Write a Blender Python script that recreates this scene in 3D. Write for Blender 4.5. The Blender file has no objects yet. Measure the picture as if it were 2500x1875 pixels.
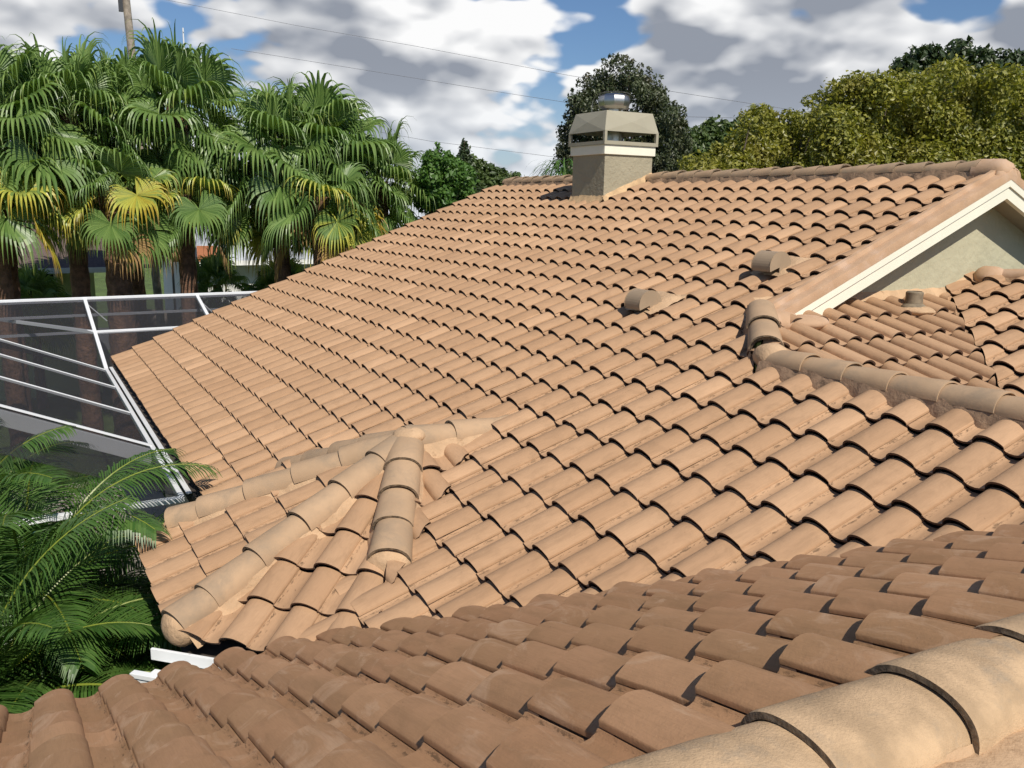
import bpy, bmesh, math, random
import numpy as np
from mathutils import Vector, Matrix

rng = np.random.default_rng(7)
random.seed(7)
S = bpy.context.scene
COL = S.collection
R_ = math.radians

# ------------------------------------------------------------------ camera
CAM = Vector((3.97767, -4.67661, 1.32446))
cr = Vector((0.50004441, 0.86584766, 0.01623026))      # right
cu = -Vector((0.18544387, -0.08875304, -0.97863858))   # up
cb = -Vector((-0.84591143, 0.49237256, -0.20494661))   # back
cd = bpy.data.cameras.new("camera")
co = bpy.data.objects.new("camera", cd)
COL.objects.link(co)
m = Matrix.Identity(4)
for i in range(3):
    m[i][0], m[i][1], m[i][2], m[i][3] = cr[i], cu[i], cb[i], CAM[i]
co.matrix_world = m
cd.sensor_width = 36.0
cd.lens = 30.2
cd.clip_start = 0.05
cd.clip_end = 2000
S.camera = co

# ------------------------------------------------------------------ sun and sky
SUN_EL, SUN_AZ = 47.0, -4.0
sdir = Vector((math.cos(R_(SUN_EL)) * math.cos(R_(SUN_AZ)), math.cos(R_(SUN_EL)) * math.sin(R_(SUN_AZ)), math.sin(R_(SUN_EL))))
sl = bpy.data.lights.new("sun", 'SUN')
sl.energy = 5.0
sl.angle = R_(0.53)
sl.color = (1.0, 0.94, 0.84)
so = bpy.data.objects.new("sun", sl)
COL.objects.link(so)
so.rotation_euler = sdir.to_track_quat('Z', 'Y').to_euler()
so.location = (20, -3, 20)

W = bpy.data.worlds.new("World")
S.world = W
W.use_nodes = True
wt = W.node_tree
wt.nodes.clear()


def nn(t, typ, **kw):
    n = t.nodes.new(typ)
    for k, v in kw.items():
        if k in ('operation', 'blend_type', 'data_type', 'noise_dimensions', 'sky_type', 'sun_disc', 'sun_elevation',
                 'sun_rotation', 'altitude', 'air_density', 'dust_density', 'ozone_density', 'attribute_name', 'feature',
                 'clamp', 'interpolation_type', 'normalize', 'use_clamp', 'gradient_type', 'distance'):
            setattr(n, k, v)
        else:
            n.inputs[k].default_value = v
    return n


def math_n(t, op, a, b=None, c=None, clamp=False):
    n = t.nodes.new('ShaderNodeMath')
    n.operation = op
    n.use_clamp = clamp
    for i, v in enumerate((a, b, c)):
        if v is None:
            continue
        if isinstance(v, (int, float)):
            n.inputs[i].default_value = v
        else:
            t.links.new(v, n.inputs[i])
    return n.outputs[0]


def vmath(t, op, a, b=None):
    n = t.nodes.new('ShaderNodeVectorMath')
    n.operation = op
    for i, v in enumerate((a, b)):
        if v is None:
            continue
        if isinstance(v, (tuple, list)):
            n.inputs[i].default_value = v
        else:
            t.links.new(v, n.inputs[i])
    return n


def mixc(t, fac, a, b, blend='MIX'):
    n = t.nodes.new('ShaderNodeMix')
    n.data_type = 'RGBA'
    n.blend_type = blend
    for i, v in ((0, fac), (6, a), (7, b)):
        if isinstance(v, (int, float)):
            n.inputs[i].default_value = v
        elif isinstance(v, (tuple, list)):
            n.inputs[i].default_value = (*v[:3], 1)
        else:
            t.links.new(v, n.inputs[i])
    return n.outputs[2]


def noise(t, vec, scale, detail=4, rough=.5, dist=0.0, dims='3D'):
    n = t.nodes.new('ShaderNodeTexNoise')
    n.noise_dimensions = dims
    if vec is not None:
        t.links.new(vec, n.inputs['Vector'])
    n.inputs['Scale'].default_value = scale
    n.inputs['Detail'].default_value = detail
    n.inputs['Roughness'].default_value = rough
    n.inputs['Distortion'].default_value = dist
    return n.outputs['Fac']


def smooth(t, v, a, b, lo=0., hi=1.):
    n = t.nodes.new('ShaderNodeMapRange')
    n.interpolation_type = 'SMOOTHSTEP'
    t.links.new(v, n.inputs[0])
    n.inputs[1].default_value = a
    n.inputs[2].default_value = b
    n.inputs[3].default_value = lo
    n.inputs[4].default_value = hi
    return n.outputs[0]


sky = wt.nodes.new('ShaderNodeTexSky')
sky.sky_type = 'NISHITA'
sky.sun_disc = False
sky.sun_elevation = R_(SUN_EL)
sky.sun_rotation = R_(90 - SUN_AZ)
sky.air_density = 1.0
sky.dust_density = 0.6
sky.ozone_density = 2.0
tc = wt.nodes.new('ShaderNodeTexCoord')
sep = wt.nodes.new('ShaderNodeSeparateXYZ')
wt.links.new(tc.outputs['Generated'], sep.inputs[0])
zc = math_n(wt, 'MAXIMUM', sep.outputs[2], 0.0)
den = math_n(wt, 'ADD', zc, 0.75)
px = math_n(wt, 'DIVIDE', sep.outputs[0], den)
py = math_n(wt, 'DIVIDE', sep.outputs[1], den)
cmb = wt.nodes.new('ShaderNodeCombineXYZ')
wt.links.new(px, cmb.inputs[0])
wt.links.new(py, cmb.inputs[1])
wt.links.new(math_n(wt, 'MULTIPLY', zc, 1.7), cmb.inputs[2])
CLOUD_OFF = (0.15, 5.2, 7.0)


def cloud_field(v):
    a = noise(wt, v, 5.6, 3, .5, 0.0)
    d1 = noise(wt, v, 9.0, 7, .55, 0.0)
    nz = wt.nodes.new('ShaderNodeTexNoise'); nz.inputs['Scale'].default_value = 9; nz.inputs['Detail'].default_value = 3
    wt.links.new(v, nz.inputs['Vector'])
    sc_ = wt.nodes.new('ShaderNodeVectorMath'); sc_.operation = 'SCALE'; sc_.inputs['Scale'].default_value = .10
    wt.links.new(nz.outputs['Color'], sc_.inputs[0])
    wv = wt.nodes.new('ShaderNodeVectorMath'); wv.operation = 'ADD'
    wt.links.new(v, wv.inputs[0]); wt.links.new(sc_.outputs[0], wv.inputs[1])
    o = math_n(wt, 'MULTIPLY', a, 1.0)
    for scl, am in ((6.5, .20), (14.0, .13), (30.0, .07)):
        vo = wt.nodes.new('ShaderNodeTexVoronoi')
        vo.feature = 'SMOOTH_F1'
        wt.links.new(wv.outputs[0], vo.inputs['Vector'])
        vo.inputs['Scale'].default_value = scl
        vo.inputs['Smoothness'].default_value = .35
        o = math_n(wt, 'SUBTRACT', o, math_n(wt, 'MULTIPLY', vo.outputs['Distance'], am))
    return math_n(wt, 'ADD', o, math_n(wt, 'MULTIPLY', d1, .12))


cv = vmath(wt, 'ADD', cmb.outputs[0], CLOUD_OFF).outputs[0]
n1 = cloud_field(cv)
cv2 = vmath(wt, 'ADD', cv, (0.02, 0.01, 0.055)).outputs[0]
n2 = cloud_field(cv2)
dens = n1
low = smooth(wt, sep.outputs[2], .02, .22, .075, 0.)
cover = smooth(wt, math_n(wt, 'ADD', dens, low), 0.250, 0.315)
fwd = vmath(wt, 'DOT_PRODUCT', tc.outputs['Generated'], (-.86, .50, .05)).outputs['Value']
cover = math_n(wt, 'MULTIPLY', cover, smooth(wt, sep.outputs[2], .36, .55, 1.0, .0))  # unseen sky overhead and behind cleared of clouds to weaken the ambient light
cover = math_n(wt, 'MULTIPLY', cover, smooth(wt, fwd, .1, .5, .0, 1.0))
lit = math_n(wt, 'MULTIPLY', math_n(wt, 'SUBTRACT', n1, n2), 4.5)
edge = smooth(wt, dens, 0.28, 0.46, 0.30, -0.24)
shade = math_n(wt, 'ADD', math_n(wt, 'ADD', lit, 0.48), edge, clamp=True)
ccol = mixc(wt, shade, (0.30, 0.33, 0.39), (1.0, 1.0, 1.0))
cg = vmath(wt, 'MULTIPLY', ccol, (0.98, 0.98, 0.98)).outputs[0]
skyc = vmath(wt, 'MULTIPLY', sky.outputs[0], (0.060, 0.072, 0.088)).outputs[0]
fin = mixc(wt, cover, skyc, cg)
# pale veil near the horizon
hz = smooth(wt, sep.outputs[2], 0.0, 0.16, 0.45, 0.0)
fin = mixc(wt, hz, fin, (0.62, 0.70, 0.80))
below = smooth(wt, sep.outputs[2], -0.03, 0.0, 0.0, 1.0)
fin = mixc(wt, below, (0.16, 0.17, 0.13), fin)
bg = wt.nodes.new('ShaderNodeBackground')
# kept at 0.1 with the cloud radiance scaled to match, so that sky and clouds share one physical strength
sc = vmath(wt, 'MULTIPLY', fin, (10., 10., 10.)).outputs[0]
wt.links.new(sc, bg.inputs[0])
bg.inputs[1].default_value = 0.1
wo = wt.nodes.new('ShaderNodeOutputWorld')
wt.links.new(bg.outputs[0], wo.inputs[0])
try:
    W.cycles.sampling_method = 'MANUAL'
    W.cycles.sample_map_resolution = 512
except Exception:
    pass

S.view_settings.view_transform = 'Standard'
S.view_settings.look = 'None'
S.view_settings.exposure = 0.0
S.view_settings.gamma = 1.0
S.cycles.max_bounces = 5
S.cycles.transparent_max_bounces = 12
S.cycles.use_adaptive_sampling = True
S.cycles.adaptive_threshold = 0.02


# ------------------------------------------------------------------ helpers
def tag(o, label=None, cat=None, group=None, kind=None):
    if label: o['label'] = label
    if cat: o['category'] = cat
    if group: o['group'] = group
    if kind: o['kind'] = kind
    return o


def empty(name, loc=(0, 0, 0)):
    o = bpy.data.objects.new(name, None)
    o.empty_display_size = .3
    COL.objects.link(o)
    o.location = loc
    return o


def mesh_obj(name, V, F, mats, parent=None, smooth_ang=None, mi=None, uv=None, att=None):
    me = bpy.data.meshes.new(name)
    me.from_pydata([tuple(v) for v in V], [], [tuple(f) for f in F])
    if not isinstance(mats, (list, tuple)): mats = [mats]
    for mm in mats: me.materials.append(mm)
    if mi is not None:
        me.polygons.foreach_set('material_index', np.asarray(mi, dtype=np.int32))
    if uv is not None:
        l = me.uv_layers.new(name='UVMap')
        idx = np.empty(len(me.loops), dtype=np.int32)
        me.loops.foreach_get('vertex_index', idx)
        l.data.foreach_set('uv', np.asarray(uv, dtype=np.float32)[idx].ravel())
    if att is not None:
        for k, arr in att.items():
            a = me.attributes.new(k, 'FLOAT', 'FACE')
            a.data.foreach_set('value', np.asarray(arr, dtype=np.float32))
    if smooth_ang is not None:
        me.polygons.foreach_set('use_smooth', np.ones(len(me.polygons), dtype=bool))
        me.update()
        me.set_sharp_from_angle(angle=R_(smooth_ang))
    me.update()
    o = bpy.data.objects.new(name, me)
    COL.objects.link(o)
    if parent: o.parent = parent
    return o


class MB:
    """collects simple solids into one mesh"""
    def __init__(s):
        s.V, s.F = [], []

    def poly(s, pts):
        b = len(s.V)
        s.V += [tuple(p) for p in pts]
        s.F.append(tuple(range(b, b + len(pts))))

    def box(s, c, d, rot=None, bev=0):
        c = Vector(c)
        hx, hy, hz = d[0] / 2, d[1] / 2, d[2] / 2
        P = [Vector((x * hx, y * hy, z * hz)) for x in (-1, 1) for y in (-1, 1) for z in (-1, 1)]
        if rot is not None: P = [rot @ q for q in P]
        b = len(s.V)
        s.V += [tuple(q + c) for q in P]
        for f in ((0, 1, 3, 2), (4, 6, 7, 5), (0, 4, 5, 1), (2, 3, 7, 6), (0, 2, 6, 4), (1, 5, 7, 3)):
            s.F.append(tuple(b + i for i in f))
        return s

    def bar(s, a, b_, w, h, up=(0, 0, 1)):
        a, b_ = Vector(a), Vector(b_)
        d = (b_ - a)
        L = d.length
        d.normalize()
        u = Vector(up)
        u = (u - d * u.dot(d)).normalized()
        sd = d.cross(u)
        rot = Matrix((d, sd, u)).transposed()
        return s.box((a + b_) / 2, (L, w, h), rot)

    def tube(s, pts, rad, n=8, caps=True):
        pts = [Vector(q) for q in pts]
        if not isinstance(rad, (list, tuple)): rad = [rad] * len(pts)
        b = len(s.V)
        ref = Vector((0, 0, 1))
        for i, q in enumerate(pts):
            d = (pts[min(i + 1, len(pts) - 1)] - pts[max(i - 1, 0)]).normalized()
            if abs(d.dot(ref)) > .95: rr = Vector((1, 0, 0))
            else: rr = ref
            x = d.cross(rr).normalized()
            y = d.cross(x)
            for k in range(n):
                a = 2 * math.pi * k / n
                s.V.append(tuple(q + (x * math.cos(a) + y * math.sin(a)) * rad[i]))
        for i in range(len(pts) - 1):
            for k in range(n):
                k2 = (k + 1) % n
                s.F.append((b + i * n + k, b + i * n + k2, b + (i + 1) * n + k2, b + (i + 1) * n + k))
        if caps:
            s.F.append(tuple(b + k for k in range(n)))
            s.F.append(tuple(b + (len(pts) - 1) * n + k for k in reversed(range(n))))
        return s

    def lathe(s, prof, c=(0, 0, 0), n=24):
        b = len(s.V)
        for r, z in prof:
            for k in range(n):
                a = 2 * math.pi * k / n
                s.V.append((c[0] + r * math.cos(a), c[1] + r * math.sin(a), c[2] + z))
        for i in range(len(prof) - 1):
            for k in range(n):
                k2 = (k + 1) % n
                s.F.append((b + i * n + k, b + i * n + k2, b + (i + 1) * n + k2, b + (i + 1) * n + k))
        return s

    def build(s, name, mat, parent=None, sm=None, bevel=0):
        o = mesh_obj(name, s.V, s.F, mat, parent, sm)
        if bevel:
            bm = bmesh.new()
            bm.from_mesh(o.data)
            bmesh.ops.recalc_face_normals(bm, faces=bm.faces)
            bmesh.ops.bevel(bm, geom=list(bm.edges), offset=bevel, segments=2, affect='EDGES', profile=.6)
            bm.to_mesh(o.data)
            bm.free()
        return o


# ------------------------------------------------------------------ materials
def new_mat(name):
    mt = bpy.data.materials.new(name)
    mt.use_nodes = True
    t = mt.node_tree
    bs = t.nodes['Principled BSDF']
    return mt, t, bs


def bump(t, bs, h, strength=.3, dist=.01):
    b = t.nodes.new('ShaderNodeBump')
    b.inputs['Strength'].default_value = strength
    b.inputs['Distance'].default_value = dist
    t.links.new(h, b.inputs['Height'])
    t.links.new(b.outputs[0], bs.inputs['Normal'])


def objco(t):
    return t.nodes.new('ShaderNodeTexCoord').outputs['Object']


def simple_mat(name, col, rough=.6, metal=0., var=.15, vscale=3., bscale=60, bstr=.15, bdist=.003, dirt=None, dscale=5, dth=(.55, .75), spec=.5):
    mt, t, bs = new_mat(name)
    o = objco(t)
    n = noise(t, o, vscale, 5, .6)
    f = smooth(t, n, .3, .7)
    c = mixc(t, f, [x * (1 - var) for x in col], [min(1, x * (1 + var)) for x in col])
    if dirt:
        d = noise(t, o, dscale, 6, .7, .3)
        c = mixc(t, smooth(t, d, *dth), c, dirt)
    t.links.new(c, bs.inputs['Base Color'])
    bs.inputs['Roughness'].default_value = rough
    bs.inputs['Metallic'].default_value = metal
    bs.inputs['Specular IOR Level'].default_value = spec
    if bstr: bump(t, bs, noise(t, o, bscale, 4, .6), bstr, bdist)
    return mt


def tile_mat(name, base, alt, weather, wamt, dark=(.09, .055, .03), pale=None, seam=.5):
    """clay coloured concrete: u counts tiles across, v counts courses"""
    mt, t, bs = new_mat(name)
    uv = t.nodes.new('ShaderNodeUVMap').outputs[0]
    s = t.nodes.new('ShaderNodeSeparateXYZ')
    t.links.new(uv, s.inputs[0])
    fu = math_n(t, 'FLOOR', math_n(t, 'ADD', s.outputs[0], .39))
    fv = math_n(t, 'FLOOR', s.outputs[1])
    cb_ = t.nodes.new('ShaderNodeCombineXYZ')
    t.links.new(fu, cb_.inputs[0])
    t.links.new(fv, cb_.inputs[1])
    wn = t.nodes.new('ShaderNodeTexWhiteNoise')
    wn.noise_dimensions = '2D'
    t.links.new(cb_.outputs[0], wn.inputs['Vector'])
    o = objco(t)
    c = mixc(t, wn.outputs['Value'], base, alt)
    big_ = noise(t, o, .9, 4, .6)
    c = mixc(t, smooth(t, big_, .35, .7, 0, wamt), c, weather)
    # broad blotches inside each tile
    sv = vmath(t, 'MULTIPLY', uv, (2.2, 1.1, 1)).outputs[0]
    bl = noise(t, sv, 1.7, 6, .65, .4, '2D')
    c = mixc(t, smooth(t, bl, .42, .72, 0, .34), c, [x * .70 for x in weather])
    # long rain streaks and broad stained areas over many tiles
    st_ = noise(t, vmath(t, 'MULTIPLY', uv, (3.0, .16, 1)).outputs[0], 1.0, 5, .65, .2, '2D')
    c = mixc(t, smooth(t, st_, .52, .70, 0, .22), c, [x * .62 for x in weather])
    odd = smooth(t, wn.outputs['Value'], .90, .97, 0, .35)
    c = mixc(t, odd, c, [min(1, x * 1.25) for x in alt])
    if pale:
        pn = noise(t, vmath(t, 'MULTIPLY', uv, (1.5, .9, 1)).outputs[0], 1.3, 5, .7, .8, '2D')
        c = mixc(t, smooth(t, pn, .53, .72, 0, .55), c, pale)
    # slight grain running down the tile
    gr = noise(t, vmath(t, 'MULTIPLY', uv, (70, 4, 1)).outputs[0], 1.0, 3, .6, 0, '2D')
    c = mixc(t, smooth(t, gr, .35, .75, 0, .16), c, [x * .6 for x in base])
    # dirt caught along the side lap (u fraction near .62) and dark spots in the pans
    fr = math_n(t, 'FRACT', s.outputs[0])
    dseam = math_n(t, 'ABSOLUTE', math_n(t, 'SUBTRACT', fr, .665))
    sm_ = smooth(t, dseam, .0, .055, 1, 0)
    sn = noise(t, vmath(t, 'MULTIPLY', uv, (8, 2.5, 1)).outputs[0], 2.3, 6, .75, .2, '2D')
    c = mixc(t, math_n(t, 'MULTIPLY', sm_, smooth(t, sn, .50, .62, 0, seam)), c, dark)
    pan = math_n(t, 'MULTIPLY', smooth(t, fr, .64, .72), smooth(t, fr, .93, 1.0, 1, 0))
    sp = noise(t, vmath(t, 'MULTIPLY', uv, (9, 4, 1)).outputs[0], 1.6, 5, .7, .1, '2D')
    c = mixc(t, math_n(t, 'MULTIPLY', pan, smooth(t, sp, .64, .76, 0, .6)), c, dark)
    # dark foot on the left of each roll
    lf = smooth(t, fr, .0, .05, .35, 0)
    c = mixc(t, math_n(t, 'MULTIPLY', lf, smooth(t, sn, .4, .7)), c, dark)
    spk = noise(t, o, 55, 2, .5)
    c = mixc(t, smooth(t, spk, .72, .8, 0, .35), c, dark)
    t.links.new(c, bs.inputs['Base Color'])
    bs.inputs['Roughness'].default_value = .82
    bs.inputs['Specular IOR Level'].default_value = .25
    h = math_n(t, 'ADD', noise(t, o, 90, 5, .7), math_n(t, 'MULTIPLY', noise(t, o, 14, 4, .6), 1.5))
    bump(t, bs, h, .35, .004)
    return mt


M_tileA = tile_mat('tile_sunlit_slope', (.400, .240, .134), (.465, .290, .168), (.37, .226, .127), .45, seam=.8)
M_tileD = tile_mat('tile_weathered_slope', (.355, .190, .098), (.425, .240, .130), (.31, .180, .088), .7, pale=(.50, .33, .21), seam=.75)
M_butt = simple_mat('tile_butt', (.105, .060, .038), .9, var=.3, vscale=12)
M_cap = simple_mat('ridge_cap_clay', (.415, .280, .170), .85, var=.10, vscale=2.2, bscale=70, bstr=.35, bdist=.004, dirt=(.31, .225, .148), dscale=3.2, dth=(.42, .72), spec=.25)
M_cap2 = simple_mat('ridge_cap_clay_near', (.46, .315, .185), .85, var=.22, vscale=7, bscale=140, bstr=.8, bdist=.004, dirt=(.30, .235, .165), dscale=6, dth=(.48, .72), spec=.3)
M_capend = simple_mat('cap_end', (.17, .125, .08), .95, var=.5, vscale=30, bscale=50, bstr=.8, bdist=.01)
M_mortar = simple_mat('mortar_peach', (.50, .335, .20), .9, var=.12, vscale=6, bscale=28, bstr=.8, bdist=.012, dirt=(.30, .19, .11), dscale=7, dth=(.58, .74), spec=.2)
M_mortar_d = simple_mat('mortar_brown', (.33, .215, .135), .9, var=.18, vscale=4, bscale=24, bstr=.8, bdist=.012, dirt=(.15, .10, .065), dscale=9, dth=(.5, .72), spec=.2)
M_rake = simple_mat('rake_mortar', (.45, .29, .178), .85, var=.07, vscale=3, bscale=16, bstr=.45, bdist=.01, dirt=(.50, .345, .24), dscale=3, dth=(.45, .7), spec=.2)
M_deck_dark = simple_mat('roof_underlay', (.045, .035, .028), .95, var=.4)
M_stucco = simple_mat('stucco_khaki', (.345, .305, .215), .95, var=.05, vscale=2, bscale=11, bstr=1.0, bdist=.022, spec=.15)
M_stucco_g = simple_mat('stucco_sage', (.44, .41, .285), .95, var=.05, vscale=2, bscale=9, bstr=.9, bdist=.018, dirt=(.30, .28, .19), dscale=12, dth=(.66, .72), spec=.15)
M_fascia = simple_mat('painted_trim_cream', (.80, .76, .62), .5, var=.03, vscale=2, bscale=40, bstr=.05)
M_soffit = simple_mat('soffit_khaki', (.30, .27, .20), .8, var=.05)  # even dull khaki, darker than the cream trim
M_khaki = simple_mat('chimney_sheet_metal', (.355, .322, .235), .45, var=.04, vscale=2, bscale=20, bstr=.05, spec=.5)
M_vent = simple_mat('vent_paint', (.33, .24, .155), .55, var=.06, vscale=4, bscale=30, bstr=.08, spec=.4)
M_pipe = simple_mat('pipe_lead', (.20, .155, .10), .8, var=.25, vscale=14, bscale=30, bstr=.5, bdist=.006)
M_steel = simple_mat('stainless_steel', (.50, .475, .45), .34, metal=1, var=.06, vscale=6, bscale=3, bstr=.05)
M_alu = simple_mat('white_aluminium', (.72, .73, .74), .35, var=.04, vscale=2, bscale=20, bstr=.03, spec=.6)
M_aluw = simple_mat('gutter_white', (.80, .81, .80), .4, var=.03, dirt=(.25, .25, .22), dscale=9, dth=(.6, .75))


def screen_mat():
    mt, t, bs = new_mat('insect_screen')
    t.nodes.remove(bs)
    out = t.nodes['Material Output']
    df = t.nodes.new('ShaderNodeBsdfDiffuse')
    df.inputs[0].default_value = (.042, .042, .046, 1)
    gl = t.nodes.new('ShaderNodeBsdfGlossy')
    gl.inputs['Color'].default_value = (.25, .25, .27, 1)
    gl.inputs['Roughness'].default_value = .45
    tr = t.nodes.new('ShaderNodeBsdfTransparent')
    tr.inputs[0].default_value = (.9, .9, .92, 1)
    m1 = t.nodes.new('ShaderNodeMixShader')
    m1.inputs[0].default_value = .12
    t.links.new(df.outputs[0], m1.inputs[1])
    t.links.new(gl.outputs[0], m1.inputs[2])
    lw = t.nodes.new('ShaderNodeLayerWeight')
    lw.inputs[0].default_value = .35
    op = smooth(t, lw.outputs['Facing'], .0, .9, .30, .66)
    m2 = t.nodes.new('ShaderNodeMixShader')
    t.links.new(op, m2.inputs[0])
    t.links.new(tr.outputs[0], m2.inputs[1])
    t.links.new(m1.outputs[0], m2.inputs[2])
    t.links.new(m2.outputs[0], out.inputs[0])
    return mt


M_screen = screen_mat()


def leaf_mat(name, c1, c2, c3=None, rough=.45, trans=.35, spec=.5, c3amt=.25, zgrad=None):
    mt, t, bs = new_mat(name)
    g = t.nodes.new('ShaderNodeNewGeometry')
    c = mixc(t, g.outputs['Random Per Island'], c1, c2)
    if c3:
        n = noise(t, objco(t), .9, 3, .6)
        c = mixc(t, smooth(t, n, .45, .7, 0, c3amt * 2), c, c3)
    out = t.nodes['Material Output']
    t.links.new(c, bs.inputs['Base Color'])
    bs.inputs['Roughness'].default_value = rough
    bs.inputs['Specular IOR Level'].default_value = spec
    tl = t.nodes.new('ShaderNodeBsdfTranslucent')
    c_t = mixc(t, 1.0, c, (1.15, 1.25, .55), 'MULTIPLY')
    t.links.new(c_t, tl.inputs[0])
    mx = t.nodes.new('ShaderNodeMixShader')
    mx.inputs[0].default_value = trans
    t.links.new(bs.outputs[0], mx.inputs[1])
    t.links.new(tl.outputs[0], mx.inputs[2])
    t.links.new(mx.outputs[0], out.inputs[0])
    return mt


def palm_mat(name, g1, g2, yel=(.44, .32, .04), dead=(.42, .27, .12)):
    mt, t, bs = new_mat(name)
    g = t.nodes.new('ShaderNodeNewGeometry')
    c = mixc(t, g.outputs['Random Per Island'], g1, g2)
    a = t.nodes.new('ShaderNodeAttribute')
    a.attribute_name = 'age'
    ag = a.outputs['Fac']
    lime = (min(1, g2[0] * 2.4), g2[1] * 1.6, g2[2])
    c = mixc(t, smooth(t, ag, .17, .45), c, lime)
    c = mixc(t, smooth(t, ag, .4, .7), c, yel)
    c = mixc(t, smooth(t, ag, .75, .95), c, dead)
    t.links.new(c, bs.inputs['Base Color'])
    bs.inputs['Roughness'].default_value = .40
    bs.inputs['Specular IOR Level'].default_value = .5
    tl = t.nodes.new('ShaderNodeBsdfTranslucent')
    t.links.new(mixc(t, 1.0, c, (1.2, 1.25, .5), 'MULTIPLY'), tl.inputs[0])
    mx = t.nodes.new('ShaderNodeMixShader')
    mx.inputs[0].default_value = .3
    t.links.new(bs.outputs[0], mx.inputs[1])
    t.links.new(tl.outputs[0], mx.inputs[2])
    t.links.new(mx.outputs[0], t.nodes['Material Output'].inputs[0])
    return mt


M_fan = palm_mat('fan_palm_leaf', (.105, .190, .045), (.215, .315, .090))
M_areca = palm_mat('feather_palm_leaf', (.045, .115, .018), (.105, .190, .040))
M_ptrunk = simple_mat('palm_trunk', (.16, .085, .05), .95, var=.45, vscale=6, bscale=14, bstr=1., bdist=.05)
M_bark = simple_mat('tree_bark', (.12, .09, .065), .95, var=.3, vscale=5, bscale=12, bstr=.8, bdist=.03)
M_leafY = leaf_mat('leaf_yellow_green', (.12, .14, .022), (.36, .34, .055), (.24, .20, .035), c3amt=.3)
M_leafD = leaf_mat('leaf_dark', (.040, .060, .025), (.105, .120, .055), (.15, .095, .07), trans=.2, c3amt=.2)
M_leafO = leaf_mat('leaf_oak', (.028, .052, .018), (.060, .085, .030), trans=.2)
M_leafG = leaf_mat('leaf_fresh', (.06, .14, .022), (.12, .22, .045), trans=.35)
M_leafM = leaf_mat('leaf_mid', (.05, .085, .022), (.10, .14, .04), trans=.25)
M_grass = simple_mat('lawn', (.085, .13, .03), .95, var=.3, vscale=1.2, bscale=30, bstr=.8, bdist=.05)
M_paver = simple_mat('pool_deck_paver', (.42, .37, .30), .85, var=.08, vscale=2, bscale=20, bstr=.2)
M_asph = simple_mat('street_asphalt', (.10, .10, .10), .9, var=.1)

# ------------------------------------------------------------------ roof geometry
P22 = R_(22.3)
TP = math.tan(P22)
PROF = np.array([(-.118, .003), (-.110, .005), (-.103, -.003), (-.085, -.010), (-.055, -.013), (-.025, -.008), (0., .000),
                 (.0015, .017), (.008, .033), (.022, .048), (.042, .058), (.066, .063), (.09, .0635), (.114, .059),
                 (.138, .050), (.158, .040), (.174, .030), (.183, .0245), (.1855, .020), (.1862, .008), (.179, .006), (.179, -.005)])


def plane_frame(down, pitch):
    """downslope unit, right-hand unit (seen looking up the slope) and normal"""
    dn = Vector((down[0], down[1], 0)).normalized()
    up = -dn
    right = Vector((up.y, -up.x, 0))
    ds = dn * math.cos(pitch) - Vector((0, 0, math.sin(pitch)))
    nr = right.cross(-ds)
    if nr.z < 0: nr = -nr
    return ds, right, nr


def tile_field(name, origin, down, pitch, rows, cols, rp, cw, mat, parent, keep=None, clips=(), foot=.62, lift=.038, jit=1.0, label=None):
    """origin: the butt of row 0 where column 0's roll begins. row r covers a in (r-1, r]*rp downslope"""
    ds, rt, nr = plane_frame(down, pitch)
    O = np.array(origin, dtype=float)
    ds, rt, nr = np.array(ds), np.array(rt), np.array(nr)
    K = len(PROF)
    sx = cw / .30
    V, F, MI, UV = [], [], [], []
    base = 0
    fac = []
    for ring in range(4):
        for k in range(K - 1):
            fac.append((ring * K + k, ring * K + k + 1, (ring + 1) * K + k + 1, (ring + 1) * K + k))
    fac = np.array(fac)
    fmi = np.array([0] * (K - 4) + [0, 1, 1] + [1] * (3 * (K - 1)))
    for r in rows:
        for c in cols:
            ctr = O + ds * (r - .5) * rp + rt * (c + .3) * cw
            if keep and not keep(ctr[0], ctr[1]): continue
            ja = rng.normal(0, .0028) * jit
            jn = abs(rng.normal(0, .0016)) * jit
            jt = rng.normal(0, .0020) * jit
            jl = rng.normal(0, .0012) * jit
            l = PROF[:, 0] * sx + jl
            h = PROF[:, 1].copy(); h[-5:-1] *= (foot + (1 - foot) * np.array([.6, .35, .1, 0]))
            th = .015
            edge = h + lift + jn + jt * (PROF[:, 0] - .04) / .15
            # ring 0 upper hidden end, ring1 butt top, ring2 rim bottom, ring3 recess, ring4 lower contact
            A = [-rp * 1.02, 0.0, -.002, -.055, -.058]
            Hh = [h - .001, edge, edge - th, edge - th - .003, h - .008]
            for a_, hh in zip(A, Hh):
                q = O + np.outer(np.full(K, r * rp + a_ + ja), ds) + np.outer(c * cw + l, rt) + np.outer(hh, nr)
                V.append(q)
                UV.append(np.stack([c + l / cw, np.full(K, r + min(0, a_) / rp * .97 + .0)], 1))
            F.append(fac + base)
            MI.append(fmi)
            base += 5 * K
    V = np.concatenate(V)
    UV = np.concatenate(UV)
    F = np.concatenate(F)
    MI = np.concatenate(MI)
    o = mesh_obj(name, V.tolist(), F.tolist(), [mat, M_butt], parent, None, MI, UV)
    me = o.data
    if clips:
        bm = bmesh.new()
        bm.from_mesh(me)
        for pt, no in clips:   # keep the side the normal points away from
            bmesh.ops.bisect_plane(bm, geom=bm.verts[:] + bm.edges[:] + bm.faces[:], dist=1e-5, plane_co=pt, plane_no=no, clear_outer=True)
        bm.to_mesh(me)
        bm.free()
    me.polygons.foreach_set('use_smooth', np.ones(len(me.polygons), dtype=bool))
    me.update()
    me.set_sharp_from_angle(angle=R_(42))
    if label: o['label'] = label
    return o


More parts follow.
